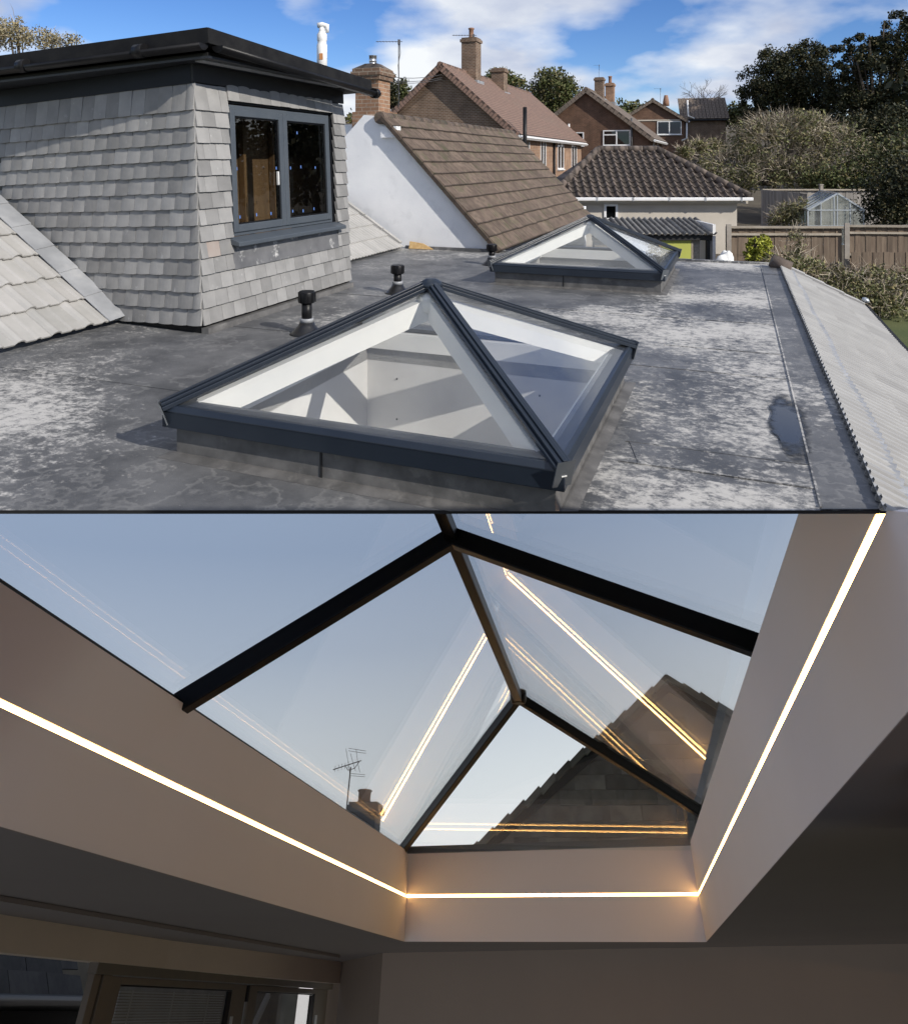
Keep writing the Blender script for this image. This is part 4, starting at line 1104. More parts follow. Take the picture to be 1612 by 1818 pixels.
# ------------------------------------------------------------------ lean-to shed with corrugated sheets
LD_ = 17.5
l0 = at(1050, 415, LD_); l1 = at(1268, 417, LD_); lww = l1.x - l0.x
LS = thing('lean_to_shed', 'low shed with mossy corrugated roof sheets and a lime board', 'shed', (l0.x, LD_, ground_z(l0.x, LD_) - .3))
lz = l0.z - LS.location.z
top_l = at(1050, 388, LD_ + 1.5)
ls_r = top_l.z - l0.z
prof_c = []
nper = 5; pw_ = .146
for k in range(nper * 6 + 1):
    x = k * pw_ / 6; prof_c.append((x, .03 * math.cos(2 * math.pi * k / 6)))
pl_ = math.atan2(ls_r, 1.5)
sr = bpy.data.objects.new('roof', None); COL.objects.link(sr); sr.parent = LS
s = Vector((0, math.cos(pl_), math.sin(pl_)))
sr.matrix_local = frame(Vector((0, -.1, lz)), e, s, e.cross(s))
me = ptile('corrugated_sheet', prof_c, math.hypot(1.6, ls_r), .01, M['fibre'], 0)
ns = int(lww / (nper * pw_)) + 1
for i in range(ns):
    if i * nper * pw_ + .3 > lww: continue
    o = link('corrugated_sheet', me, sr); o.location = (i * nper * pw_ + .05, 0, .008 * (i % 2))
MB().box(.02, lww - .05, .02, .1, lz - .16, lz - .04).build('fascia', M['drip'], LS)
MB().box(lww - .05, lww + .02, -.02, 1.5, 0, lz + ls_r * .9).build('white_verge', M['upvc'], LS)
MB().box(.1, lww - .3, .16, .45, 0, lz - .05).build('wall', M['rough_wall'], LS)
xa = at(1176, 430, LD_).x - l0.x; xb = at(1229, 430, LD_).x - l0.x
MB().box(xa, xb, .11, .155, 0, lz - .17).build('lime_board', M['lime'], LS)
MB().box(xa - .06, xa - .005, .11, .346, 0, lz - .16).build('door_post', M['ply'], LS)
MB().box(xb + .005, xb + .05, .11, .346, 0, lz - .16).build('door_post', M['rail'], LS)
xc = at(1258, 430, LD_).x - l0.x
MB().box(xc - .05, xc + .03, .0, .1, 0, lz - .17).build('corner_post', M['drip'], LS)
MB().box(xc + .04, xc + .12, .12, .5, 0, lz - .05).build('white_corner', M['upvc'], LS)
# white fluffy bundle at the roof edge
wb = at(1287, 456, 14.0)
t = thing('white_sack', 'small crumpled white sack lying beyond the far edge of the flat roof', 'sack', (wb.x, wb.y, ground_z(wb.x, wb.y)))
bm = bmesh.new(); bmesh.ops.create_icosphere(bm, subdivisions=4, radius=1.0)
for v in bm.verts:
    k = 1 + .10 * math.sin(5 * v.co.x + 3 * v.co.y) + .08 * math.sin(9 * v.co.y + 4 * v.co.z) + rnd.uniform(-.03, .03)
    v.co = Vector((v.co.x * .20 * k, v.co.y * .14 * k, wb.z - t.location.z - .35 + (v.co.z * .44 if v.co.z > 0 else v.co.z * .6) * k))
for f in bm.faces: f.smooth = True
me = bpy.data.meshes.new('sack_body'); bm.to_mesh(me); bm.free(); me.materials.append(M['white_pl']); link('sack_body', me, t)

# ================================================================== fences
def fence(name, label, p0, p1, ztop, zbot, bw, mat, rails=(), posts=(), gap=.004, group=None):
    p0 = Vector(p0); p1 = Vector(p1); d = p1 - p0; L = d.length; a = math.atan2(d.y, d.x)
    t = thing(name, label, 'fence', (p0.x, p0.y, zbot), a, group)
    n = int(L / bw); h = ztop - zbot
    me = MB().box(gap / 2, bw - gap / 2, 0, .018, 0, h).mesh('board', mat)
    for i in range(n):
        o = link('board', me, t); o.location = (i * L / n, .012 * (i % 2), rnd.uniform(-.012, .006)); o.scale = (L / n / bw, 1, 1)
        o.rotation_euler = (0, rnd.uniform(-.006, .006), 0)
    for z, hh, dd in rails:
        MB().box(0, L, -.05 - dd, -.002, z * h, z * h + hh).build('rail', M['rail'], t)
    for x in posts:
        MB().box(x - .055, x + .055, -.10, -.055, -.3, h + .06).build('post', M['post'], t)
    return t
fa = at(1288, 402, 17.2); fb = at(1494, 399, 17.2); fc = at(1680, 400, 17.0)
def zfy(y, d): return CAMZ - (y - PY) / F_PX * d
F1 = fence('garden_fence', 'brown board fence panel with pale rails left of the concrete post', (fa.x, 17.2, 0), (fb.x, 17.2, 0), zfy(402, 17.2), zfy(500, 17.2), .14, M['fence'], ((.97, .05, .03), (.84, .05, .0), (.22, .055, .0)), (.04,), group='garden fence panels')
F2 = fence('garden_fence', 'brown board fence panel right of the concrete post under the dark trees', (fb.x + .06, 17.2, 0), (fc.x, 17.0, 0), zfy(400, 17.2), zfy(486, 17.2), .115, M['fence'], ((.97, .05, .03), (.83, .045, .0), (.38, .05, .0)), (.02,), group='garden fence panels')
fp0 = fence('garden_fence', 'lower brown board fence below the concrete post at the right edge', (fb.x + .06, 16.9, 0), (fc.x, 16.7, 0), zfy(447, 16.9), zfy(492, 16.9), .115, M['fence'], ((.02, .06, .0),), (), group='garden fence panels')
bf0 = at(1332, 338, 31); bf1 = at(1352, 335, 30); bf2 = at(1457, 335, 30)
fence('back_fence', 'weathered grey board fence behind the greenhouse', (bf1.x, 30, 0), (at(1620, 336, 30).x, 29.6, 0), zfy(336, 30), zfy(400, 30), .15, M['fence_g'], ((.97, .06, .03),), ())
fence('back_fence', 'short angled grey fence panel beside the hipped outbuilding', (bf0.x, 26, 0), (bf1.x, 30, 0), zfy(338, 29), zfy(410, 28), .15, M['fence_g'], (), ())
pp = at(1457, 333, 29.8)
t = thing('fence_post', 'square grey post standing in the weathered back fence', 'post', (pp.x, pp.y, ground_z(pp.x, pp.y)))
MB().box(-.06, .06, -.06, .06, 0, pp.z - t.location.z + .1).build('shaft', M['post'], t)
MB().box(-.075, .075, -.075, .075, pp.z - t.location.z + .1, pp.z - t.location.z + .14).build('cap', M['post'], t)
# white picket at far right
wp0 = at(1585, 602, 13.0)
t = thing('picket_fence', 'low white picket fence at the far right below the roof', 'fence', (wp0.x, wp0.y, wp0.z - .8))
for i in range(8):
    b = MB(); b.prism([(i * .12, 0, 0), (i * .12 + .075, 0, 0), (i * .12 + .075, 0, .74), (i * .12 + .037, 0, .80), (i * .12, 0, .74)], (0, .02, 0)); b.build('picket', M['upvc'], t)
MB().box(0, 1.0, .021, .05, .55, .62).build('rail', M['upvc'], t)
# greenhouse
GD = 24.0
g0 = at(1420, 400, GD); g1 = at(1533, 400, GD)
GH = thing('greenhouse', 'small aluminium greenhouse with clear gable panes behind the brown fence', 'greenhouse', (g0.x, GD, ground_z(g0.x, GD)), 0)
gzo = GH.location.z
ge = zfy(374, GD) - gzo; gr = zfy(345, GD) - gzo; gw = g1.x - g0.x; gxm = at(1486, 345, GD).x - g0.x; gdp = 2.3; sh = .60
M['ghglass'] = glass_mat('greenhouse_glass', (0.82, 0.87, 0.86), 1.5, 1.2, dirt=0.15)
fx0 = at(1434, 380, GD).x - g0.x
def bar(p, q, w=.035): MB().beam(p, q, w, w, (0, 0, 1) if abs((Vector(q) - Vector(p)).normalized().z) < .9 else (0, 1, 0)).build('glazing_bar', M['alu'], GH)
front = [Vector((fx0, 0, 0)), Vector((gw, 0, 0)), Vector((gw, 0, ge)), Vector((gxm, 0, gr)), Vector((fx0, 0, ge))]
for i in range(5): bar(front[i], front[(i + 1) % 5], .05)
for x in (fx0 + .42, fx0 + .85, gxm, gxm + .42): bar((x, 0, 0), (x, 0, ge + (gr - ge) * max(0, 1 - abs(x - gxm) / (gw - gxm if x > gxm else gxm - fx0))))
bar((fx0, 0, ge), (gw, 0, ge)); bar((fx0, 0, ge * .55), (gw, 0, ge * .55), .025)
bk = Vector((sh, gdp, 0))
for p in front[2:]: bar(p, p + bk, .05)
for k in range(1, 5): bar(front[4] + bk * k / 5, front[3] + bk * k / 5, .025); bar(front[4] + bk * k / 5 - Vector((0, 0, ge)), front[4] + bk * k / 5, .025); bar(front[2] + bk * k / 5, front[3] + bk * k / 5, .025)
bar(front[0] + bk, front[4] + bk); bar(front[4] + bk, front[3] + bk); bar(front[3] + bk, front[2] + bk); bar(front[2] + bk, front[1] + bk)
def gpane(*p): MB().prism([Vector(q) for q in p], (0, .006, 0.004)).build('pane', M['ghglass'], GH)
xsg = [fx0, fx0 + .42, fx0 + .85, gxm, gxm + .42, gw]
hz = lambda x: ge + (gr - ge) * max(0, 1 - abs(x - gxm) / (gw - gxm if x > gxm else gxm - fx0))
for a, c in zip(xsg, xsg[1:]):
    gpane((a, .01, .02), (c, .01, .02), (c, .01, ge), (a, .01, ge)); gpane((a, .01, ge + .01), (c, .01, ge + .01), (c, .01, hz(c) + .012), (a, .01, hz(a) + .012))
for k in range(5):
    a = front[4] + bk * k / 5; c = front[4] + bk * (k + 1) / 5; d = front[3] + bk * (k + 1) / 5; f_ = front[3] + bk * k / 5
    gpane(a, c, d, f_); gpane(a - Vector((0, 0, ge)), c - Vector((0, 0, ge)), c, a)
    a = front[2] + bk * k / 5; c = front[2] + bk * (k + 1) / 5; gpane(a, c, d, f_)

# ================================================================== overhead wires
for i, (y0, y1) in enumerate(((134, 133), (137, 136), (127, 128))):
    a = at(640, y0, 24); c = at(800, y1, 34)
    pts = [a.lerp(c, k / 8) - Vector((0, 0, .25 * (1 - (2 * k / 8 - 1) ** 2))) for k in range(9)]
    o = MB().tube(pts, .011, 4).build('overhead_wire', M['mast'])
    tag(o, ('lowest of the', 'middle of the', 'topmost of the')[(0, 1, 2)[i]] + ' three overhead wires left of the brown brick gable', 'wire', 'overhead wires')

# ================================================================== trees and shrubs
def quads(name, P, size, mat, parent, off, aspect=1.6, flat=0.0):
    n = len(P); r = nrg
    a = r.normal(size=(n, 3)); a /= np.linalg.norm(a, axis=1)[:, None]
    c = r.normal(size=(n, 3)); c -= a * (a * c).sum(1)[:, None]; c /= np.linalg.norm(c, axis=1)[:, None]
    s = size * r.uniform(.6, 1.35, n)[:, None]
    V = np.empty((n, 4, 3)); P = P - np.array(off)
    V[:, 0] = P - a * s * aspect / 2; V[:, 1] = P + c * s / 2; V[:, 2] = P + a * s * aspect / 2; V[:, 3] = P - c * s / 2
    me = bpy.data.meshes.new(name)
    me.vertices.add(n * 4); me.vertices.foreach_set('co', V.reshape(-1).astype(np.float32))
    me.loops.add(n * 4); me.loops.foreach_set('vertex_index', np.arange(n * 4, dtype=np.int32))
    me.polygons.add(n); me.polygons.foreach_set('loop_start', np.arange(0, n * 4, 4, dtype=np.int32))
    me.update(calc_edges=True); me.materials.append(mat)
    return link(name, me, parent)
def blob(c, r, n, shell=.55, clump=26, cs=.22):
    """points gathered in clumps inside an ellipsoid, denser towards the outside"""
    c = np.array(c); r = np.array(r, float)
    k = max(3, n // clump)
    d = nrg.normal(size=(k, 3)); d /= np.linalg.norm(d, axis=1)[:, None]
    rad = shell + (1 - shell) * nrg.uniform(0, 1, k) ** .6
    rad *= nrg.uniform(.82, 1.08, k)
    cc = c + d * rad[:, None] * r
    idx = nrg.integers(0, k, n)
    return cc[idx] + np.clip(nrg.normal(size=(n, 3)), -1.7, 1.7) * (cs * r.mean())
def tree(label, base, lobes, n, leaf, mat, trunk_r=.16, group=None, name='tree', cs=.22, clump=26, limbs=True, aspect=1.6, shell=.5, twigs=0):
    base = Vector(base)
    t = thing(name, label, 'tree' if 'tree' in name else 'shrub', base, 0, group)
    tot = sum(l[3] * l[4] * l[5] for l in lobes)
    P = np.concatenate([blob(l[:3], l[3:], max(60, int(n * l[3] * l[4] * l[5] / tot)), shell, clump, cs) for l in lobes])
    quads('crown', P, leaf, mat, t, base, aspect)
    top = Vector(lobes[0][:3])
    b = MB()
    mid = base.lerp(Vector((sum(l[0] for l in lobes) / len(lobes), sum(l[1] for l in lobes) / len(lobes), base.z + (top.z - base.z) * .55)), .9)
    b.tube([base - base, (mid - base) * .5 + Vector((rnd.uniform(-.1, .1), 0, 0)), mid - base], [trunk_r, trunk_r * .8, trunk_r * .6], 8)
    if limbs:
        for l in lobes:
            for k in range(3):
                q = Vector((l[0] + rnd.uniform(-.6, .6) * l[3], l[1] + rnd.uniform(-.6, .6) * l[4], l[2] + rnd.uniform(-.2, .7) * l[5])) - base
                m = (mid - base).lerp(q, .5) + Vector((0, 0, -.08 * (q - (mid - base)).length))
                b.tube([mid - base, m, q], [trunk_r * .45, trunk_r * .28, trunk_r * .1], 5)
    b.build('trunk', M['bark'], t)
    if twigs:
        tw(t, base, lobes, twigs, leaf)
    return t
def tw(t, base, lobes, n, leaf, mat=None, ln=(.35, 1.0), wd=.012, name='twigs', up=.35):
    b = MB()
    tot = sum(l[3] * l[4] * l[5] for l in lobes)
    for l in lobes:
        for k in range(max(6, int(n * l[3] * l[4] * l[5] / tot))):
            d = Vector((rnd.gauss(0, 1), rnd.gauss(0, 1), rnd.gauss(up, .8))).normalized()
            rr = rnd.uniform(.55, 1.0)
            p = Vector((l[0] + d.x * l[3] * rr, l[1] + d.y * l[4] * rr, l[2] + d.z * l[5] * rr)) - base
            L = rnd.uniform(*ln); d2 = (d + Vector((rnd.gauss(0, .5), rnd.gauss(0, .5), rnd.gauss(.1, .5)))).normalized()
            sd = d2.cross(Vector((rnd.gauss(0, 1), rnd.gauss(0, 1), rnd.gauss(0, 1)))).normalized() * wd
            m = p + d2 * L * .5 + Vector((0, 0, rnd.uniform(-.06, .06)))
            q = p + d2 * L + Vector((rnd.uniform(-.12, .12), rnd.uniform(-.1, .1), rnd.uniform(-.12, .04)))
            b.add([p - sd, p + sd, m + sd * .8, m - sd * .8, q], [(0, 1, 2, 3), (3, 2, 4)])
    o = b.build(name, mat or M['twig'], t); o['kind'] = 'stuff'
def L_(px, py, d, rx, ry, rz):      # lobe from a picture position, radii in metres
    p = at(px, py, d); return (p.x, p.y, p.z, rx, ry, rz)
def root(px, d): 
    x = (px - PX) / F_PX * d; return (x, d, ground_z(x, d) - .2)
# pale tree over the dormer
tree('pale straw coloured tree top above the dormer roof at the left edge', root(45, 40), [L_(20, 62, 40, .95, 1.2, .75), L_(75, 72, 40, 1.0, 1.2, .55), L_(120, 74, 40, .75, 1, .35), L_(-20, 60, 40, 1.2, 1.2, .9), L_(32, 42, 40, .25, .5, .45)], 5200, .085, M['leaf_pale'], .2, twigs=160)
# behind the chimney
tree('small dark conifer beside the chimney of the white gable house', root(697, 45), [L_(697, 160, 45, .32, .6, .9), L_(696, 178, 45, .5, .7, .7), L_(698, 140, 45, .12, .2, .5)], 1500, .11, M['leaf_dark'], .12)
tree('small yellow green tree between the aerial and the brown brick gable', root(716, 46), [L_(716, 160, 46, .38, .7, .65), L_(720, 172, 46, .45, .6, .6), L_(713, 148, 46, .2, .3, .35)], 1500, .11, M['leaf_mid'], .1)
# behind the first brick house
tree('round green and brown tree behind the roof of the nearest brick house', root(975, 62), [L_(975, 165, 62, 1.9, 2, 1.7), L_(1003, 175, 62, 1.2, 1.6, 1.5), L_(948, 180, 62, 1.4, 1.6, 1.3), L_(978, 138, 62, 1.2, 1.4, .75), L_(985, 195, 62, 1.8, 1.6, 1.3), L_(1008, 155, 62, .9, 1, .9)], 9000, .16, M['leaf_mid'], .3, twigs=350)
tree('low green tree between the two chimneys of the nearest brick house', root(892, 60), [L_(890, 142, 60, 1.0, 1.4, .8), L_(875, 150, 60, .8, 1.4, .9), L_(912, 150, 60, .8, 1.2, .6)], 3600, .15, M['leaf_mid'], .2)
# bare tree
def bare(label, base, c, r, n, thick=.03):
    base = Vector(base); c = Vector(c)
    t = thing('bare_tree', label, 'tree', base)
    b = MB(); fork = Vector((c.x, c.y, c.z - r * .75)) - base
    b.tube([(0, 0, 0), fork], [.16, .10], 7)
    def grow(p, d, L, w, lev):
        q = p + d * L; b.tube([p, p.lerp(q, .5) + Vector((rnd.uniform(-.05, .05) * L, 0, rnd.uniform(-.03, .05) * L)), q], [w, w * .8, w * .55], 4, False)
        if lev == 0: return
        for k in range(3 if lev > 1 else 4):
            d2 = (d + Vector((rnd.gauss(0, .55), rnd.gauss(0, .55), rnd.gauss(.12, .4)))).normalized()
            grow(q if k else p.lerp(q, .6), d2, L * rnd.uniform(.55, .8), w * .55, lev - 1)
    for k in range(n):
        a = 2 * math.pi * k / n + .3
        grow(fork, Vector((math.cos(a) * .9, math.sin(a) * .6, rnd.uniform(.5, 1.1))).normalized(), r * .62, thick, 4)
    b.build('branches', M['bark'], t)
    return t
bare('leafless round tree on the skyline right of the farthest brick house', root(1248, 75), at(1248, 170, 75), 2.0, 6, .07)
# great dark trees on the right
DK = 'dark trees on the right'
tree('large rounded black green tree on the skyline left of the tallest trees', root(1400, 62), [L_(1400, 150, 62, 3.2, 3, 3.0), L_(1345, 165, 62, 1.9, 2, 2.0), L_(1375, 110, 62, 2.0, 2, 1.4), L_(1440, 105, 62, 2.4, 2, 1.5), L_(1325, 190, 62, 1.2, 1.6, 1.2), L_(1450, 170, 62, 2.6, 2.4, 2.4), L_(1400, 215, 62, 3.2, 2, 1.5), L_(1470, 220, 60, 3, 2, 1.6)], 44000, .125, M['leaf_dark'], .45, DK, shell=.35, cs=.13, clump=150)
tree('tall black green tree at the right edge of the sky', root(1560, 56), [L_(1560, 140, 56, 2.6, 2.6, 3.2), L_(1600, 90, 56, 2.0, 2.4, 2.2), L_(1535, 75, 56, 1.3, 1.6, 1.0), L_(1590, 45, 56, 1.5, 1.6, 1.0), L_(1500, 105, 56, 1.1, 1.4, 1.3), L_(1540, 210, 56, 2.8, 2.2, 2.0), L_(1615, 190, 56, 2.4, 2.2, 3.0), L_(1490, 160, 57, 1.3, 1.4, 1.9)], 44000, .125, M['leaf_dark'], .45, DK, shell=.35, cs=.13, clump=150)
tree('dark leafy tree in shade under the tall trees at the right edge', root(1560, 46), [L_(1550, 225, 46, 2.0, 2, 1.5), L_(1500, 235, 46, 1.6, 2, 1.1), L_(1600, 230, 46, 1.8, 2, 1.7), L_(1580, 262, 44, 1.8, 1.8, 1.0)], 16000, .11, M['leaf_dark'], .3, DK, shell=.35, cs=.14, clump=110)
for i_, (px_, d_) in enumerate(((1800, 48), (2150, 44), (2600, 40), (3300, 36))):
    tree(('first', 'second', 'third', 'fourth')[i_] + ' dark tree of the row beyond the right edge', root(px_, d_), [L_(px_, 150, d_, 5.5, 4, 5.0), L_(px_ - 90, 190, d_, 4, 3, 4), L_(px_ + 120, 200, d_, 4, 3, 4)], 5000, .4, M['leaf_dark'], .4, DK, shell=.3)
# big straw coloured thicket
big = [L_(1390, 262, 36, 2.7, 1.6, 1.75), L_(1305, 300, 36, 1.8, 1.5, .95), L_(1470, 280, 36, 2.2, 1.6, 1.6), L_(1380, 225, 36, 1.9, 1.4, .75), L_(1440, 230, 36, 1.3, 1.3, .8), L_(1340, 250, 36, 1.2, 1.2, .8), L_(1400, 310, 35, 2.6, 1.5, .8), L_(1255, 300, 37, 1.0, 1.0, .5)]
BT = tree('broad tangled straw coloured thicket behind the outbuilding roof', root(1390, 36), big, 16000, .085, M['leaf_olive'], .2, name='thicket_shrub', cs=.13, shell=.6, clump=70)
tw(BT, Vector(BT.location), big, 7500, .1, ln=(.2, .7), wd=.010)
sh1 = [L_(1560, 300, 33, 1.6, 1.3, 1.3), L_(1600, 280, 33, 1.2, 1.2, 1.2), L_(1500, 315, 33, 1.3, 1.2, .7), L_(1590, 330, 32, 1.3, 1.2, 1.2)]
SB = tree('green shrub with pale blossom tips at the right edge above the greenhouse', root(1560, 33), sh1, 9000, .085, M['leaf_mid'], .12, name='garden_shrub', shell=.5)
tw(SB, Vector(SB.location), sh1, 700, .1, ln=(.1, .35), wd=.012)
tree('olive green shrub in front of the thicket left of the greenhouse roof', root(1455, 33), [L_(1455, 322, 33, .9, .9, .35), L_(1500, 322, 33, .9, .9, .3)], 2600, .08, M['leaf_mid'], .08, name='garden_shrub')
tree('dark shaded evergreen beside the greenhouse at the right edge', root(1585, 24), [L_(1590, 350, 24, .95, 1, 1.0), L_(1575, 375, 24, .8, 1, .6), L_(1620, 330, 24, 1, 1, 1.2)], 9000, .07, M['leaf_dark'], .1, name='garden_shrub', shell=.3)
tree('small green shrub right of the farthest brick house wall', root(1302, 68), [L_(1300, 195, 68, .7, 1, .6), L_(1318, 195, 68, .9, 1, .5), L_(1312, 210, 66, 1.2, 1.2, .8)], 2400, .16, M['leaf_mid'], .1, name='garden_shrub')
cb = [L_(1405, 376, 25, .62, .5, .32), L_(1385, 388, 25, .5, .5, .25), L_(1420, 362, 25, .25, .3, .2)]
CB = tree('brown climbing bramble against the grey back fence left of the greenhouse', root(1400, 25), cb, 2200, .05, M['leaf_olive'], .04, name='bramble_shrub')
tw(CB, Vector(CB.location), cb, 500, .1, ln=(.15, .4), wd=.006)
tree('bright yellow green rounded shrub in front of the brown fence', root(1348, 15.2), [L_(1347, 440, 15.2, .26, .22, .24), L_(1335, 452, 15.2, .2, .2, .16), L_(1358, 430, 15.2, .15, .15, .14), L_(1362, 452, 15.2, .16, .16, .14), L_(1340, 426, 15.2, .07, .07, .09), L_(1366, 436, 15.2, .06, .06, .1), L_(1328, 463, 15.2, .13, .1, .08), L_(1352, 419, 15.2, .05, .05, .07)], 4600, .034, M['leaf_lime'], .03, name='garden_shrub', cs=.12, shell=.4, clump=45)
lo = [L_(1400, 470, 14.6, .4, .4, .3), L_(1450, 490, 14.6, .5, .4, .36), L_(1500, 510, 14.4, .5, .4, .36), L_(1550, 520, 14.4, .5, .4, .32), L_(1480, 540, 14.0, .5, .4, .3), L_(1580, 545, 14.0, .5, .4, .25), L_(1610, 500, 14.6, .5, .4, .3), L_(1540, 490, 14.8, .4, .3, .22), L_(1430, 520, 14.2, .5, .4, .3)]
LB = tree('low brown and green border plants below the brown garden fence', root(1490, 14.5), lo, 8000, .045, M['leaf_olive'], .02, name='border_shrub', limbs=False, shell=.2)
tw(LB, Vector(LB.location), lo, 1500, .1, ln=(.12, .4), wd=.006)
st = [L_(1410, 440, 16.6, .16, .1, .5), L_(1422, 445, 16.6, .14, .1, .35)]
SS = tree('thin dry climber stems on the brown fence panel', root(1412, 16.6), st, 500, .035, M['leaf_olive'], .012, name='climber_shrub')
tw(SS, Vector(SS.location), st, 160, .1, ln=(.12, .35), wd=.005)
rd = [L_(1238, 262, 50, .7, .6, .45), L_(1268, 262, 52, .8, .6, .5), L_(1215, 270, 48, .6, .5, .35)]
RD = tree('reddish brown scrub at the foot of the farthest brick house', root(1235, 52), rd, 2600, .10, M['leaf_olive'], .05, name='scrub_shrub', limbs=False)
tw(RD, Vector(RD.location), rd, 500, .1, ln=(.3, .9), wd=.018)
# distant wooded skyline between the houses
sk = []
for px, py in ((640, 215), (735, 185), (1110, 190), (1125, 196), (1290, 215), (1000, 200)):
    sk.append(L_(px, py + 8, 140, 4.0, 3, 2.2))
P = np.concatenate([blob(l[:3], l[3:], 500, .3, 20, .25) for l in sk])
o = quads('distant_wood', P, .5, M['leaf_mid'], None, (0, 0, 0)); tag(o, 'low distant woodland strip showing between the houses', 'woodland', None, 'stuff')

# ================================================================== LOWER VIEW: the room below, under the flat roof
# room axes: H across, D away, U up towards its own lantern
_d = Vector((1147 - PX, F_PX, -(1794 - PY))); _u = Vector((838 - PX, F_PX, 0)); _u.z = -(_d.x * _u.x + _d.y * _u.y) / _d.z
_d.normalize(); _u.normalize(); _h = _d.cross(_u)
RM = frame(Vector((0, 0, CAMZ)), _h, _d, _u); RI = RM.inverted().to_3x3()
def rray(px, py): return RI @ ray(px, py)
def onh(px, py, h): r = rray(px, py); return r * (h / r.x)
def ond(px, py, d): r = rray(px, py); return r * (d / r.y)
def onu(px, py, u): r = rray(px, py); return r * (u / r.z)
def rthing(name, label, cat, base, group=None): return thing(name, label, cat, matrix=RM @ Matrix.Translation(Vector(base)), group=group)
def rstruct(name):
    t = bpy.data.objects.new(name, None); COL.objects.link(t); t.matrix_world = RM; t['kind'] = 'structure'; return t

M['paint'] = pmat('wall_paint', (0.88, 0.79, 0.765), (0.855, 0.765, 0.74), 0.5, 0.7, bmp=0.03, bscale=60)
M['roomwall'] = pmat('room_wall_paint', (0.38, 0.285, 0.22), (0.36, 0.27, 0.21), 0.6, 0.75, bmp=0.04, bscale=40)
M['lintel'] = pmat('lit_lintel_paint', (0.74, 0.58, 0.46), (0.70, 0.55, 0.44), 0.6, 0.75, bmp=0.04, bscale=40)  # room wall lightened: the light on the lintel is put into the colour
M['ceil'] = pmat('shaded_ceiling_paint', (0.30, 0.245, 0.225), (0.285, 0.23, 0.215), 0.4, 0.8)  # white ceiling made darker: its shade is put into the colour
M['led'] = emit_mat('led_glow', (1.0, 0.56, 0.175), 18.0)
M['lframe'] = pmat('black_lantern_bar', (0.003, 0.003, 0.0035), (0.005, 0.0045, 0.004), 3, 0.4, spec=0.2)
M['lglass'] = glass_mat('room_lantern_glass', (0.962, 0.985, 0.978), 1.5, 0.95)
M['tanframe'] = pmat('door_frame_bronze', (0.16, 0.13, 0.10), (0.18, 0.145, 0.11), 2, 0.45)
M['doorglass'] = glass_mat('door_glass', (0.85, 0.86, 0.86), 1.5, 1.0)
M['slat'] = pmat('blind_slat', (0.66, 0.66, 0.67), (0.60, 0.60, 0.61), 3, 0.5)
M['slate'] = pmat('dark_slate', (0.055, 0.055, 0.058), (0.10, 0.10, 0.10), 3, 0.75, rand=0.25, c3=(0.28, 0.28, 0.27), s3=4, m3=(0.66, 0.8), bmp=0.3)
M['gslate'] = pmat('gable_slate', (0.17, 0.162, 0.152), (0.29, 0.275, 0.255), 1.2, 0.8, rand=0.5, c3=(0.26, 0.21, 0.17), s3=.8, m3=(0.55, 0.8), bmp=0.3)

hL, hR, D0 = -4.543, 1.257, 20.63
uB = lambda h: .803 + (h - hL) / 5.8 * .062
# ------------------------------------------------------------------ reveals of the lantern well
LW_ = rstruct('lantern_well')
def wallpoly(name, pts, nrm, th, mat, parent): return MB().prism([Vector(p) for p in pts], Vector(nrm) * th).build(name, mat, parent)
SH = .023                                       # half height of the recessed light slot
def ledL(d): return 1.436 + (d - 4.75) * .0003
def ledR(d): return 1.440 + (d - 3.5) * .0038
D1 = D0 + .1; eR_ = onh(1640, 912.3, hR)
wallpoly('reveal_wall', [(hL, 4.3, uB(hL)), (hL, D1, uB(hL)), (hL, D1, ledL(D1) - SH), (hL, 4.62, ledL(4.6) - SH)], (-1, 0, 0), .12, M['paint'], LW_)
wallpoly('reveal_wall', [(hL, 4.66, ledL(4.6) + SH), (hL, D1, ledL(D1) + SH), (hL, D1, 2.10), (hL, 5.0, 2.08)], (-1, 0, 0), .12, M['paint'], LW_)
wallpoly('reveal_wall', [(hR, 2.9, uB(hR)), (hR, D1, uB(hR)), (hR, D1, ledR(D1) - SH), (hR, 3.43, ledR(3.43) - SH), tuple(eR_)], (1, 0, 0), .12, M['paint'], LW_)
wallpoly('reveal_wall', [(hR, 3.56, ledR(3.56) + SH), (hR, D1, ledR(D1) + SH), (hR, D1, 2.235), (hR, 4.25, 1.985)], (1, 0, 0), .12, M['paint'], LW_)
wallpoly('reveal_wall', [(hL, D0, uB(hL)), (hR, D0, uB(hR)), (hR, D0, ledR(D0) - SH), (hL, D0, ledL(D0) - SH)], (0, 1, 0), .12, M['paint'], LW_)
wallpoly('reveal_wall', [(hL, D0, ledL(D0) + SH), (hR, D0, ledR(D0) + SH), (hR, D0, 2.235), (hL, D0, 2.10)], (0, 1, 0), .12, M['paint'], LW_)
# ------------------------------------------------------------------ room shell
RS = rstruct('room_ceiling')
A_, B_, C_, D_, E_, F_ = (-9.1, 10.0), (-9.3, 20.3), (-8.5, 30.4), (-6.03, 25.05), (4.79, 21.08), (7.5, 20.0)
def cpoly(pts): return [(p[0], p[1], uB(p[0]) - .004) for p in pts]
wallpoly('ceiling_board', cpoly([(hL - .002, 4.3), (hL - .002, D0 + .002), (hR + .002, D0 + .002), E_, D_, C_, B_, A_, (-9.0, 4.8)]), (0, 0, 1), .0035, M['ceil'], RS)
wallpoly('ceiling_board', cpoly([(hR + .002, 3.2), (6.0, 4.6), (7.5, 8.0), F_, E_, (hR + .002, D0 + .002)]), (0, 0, 1), .0035, M['ceil'], RS)
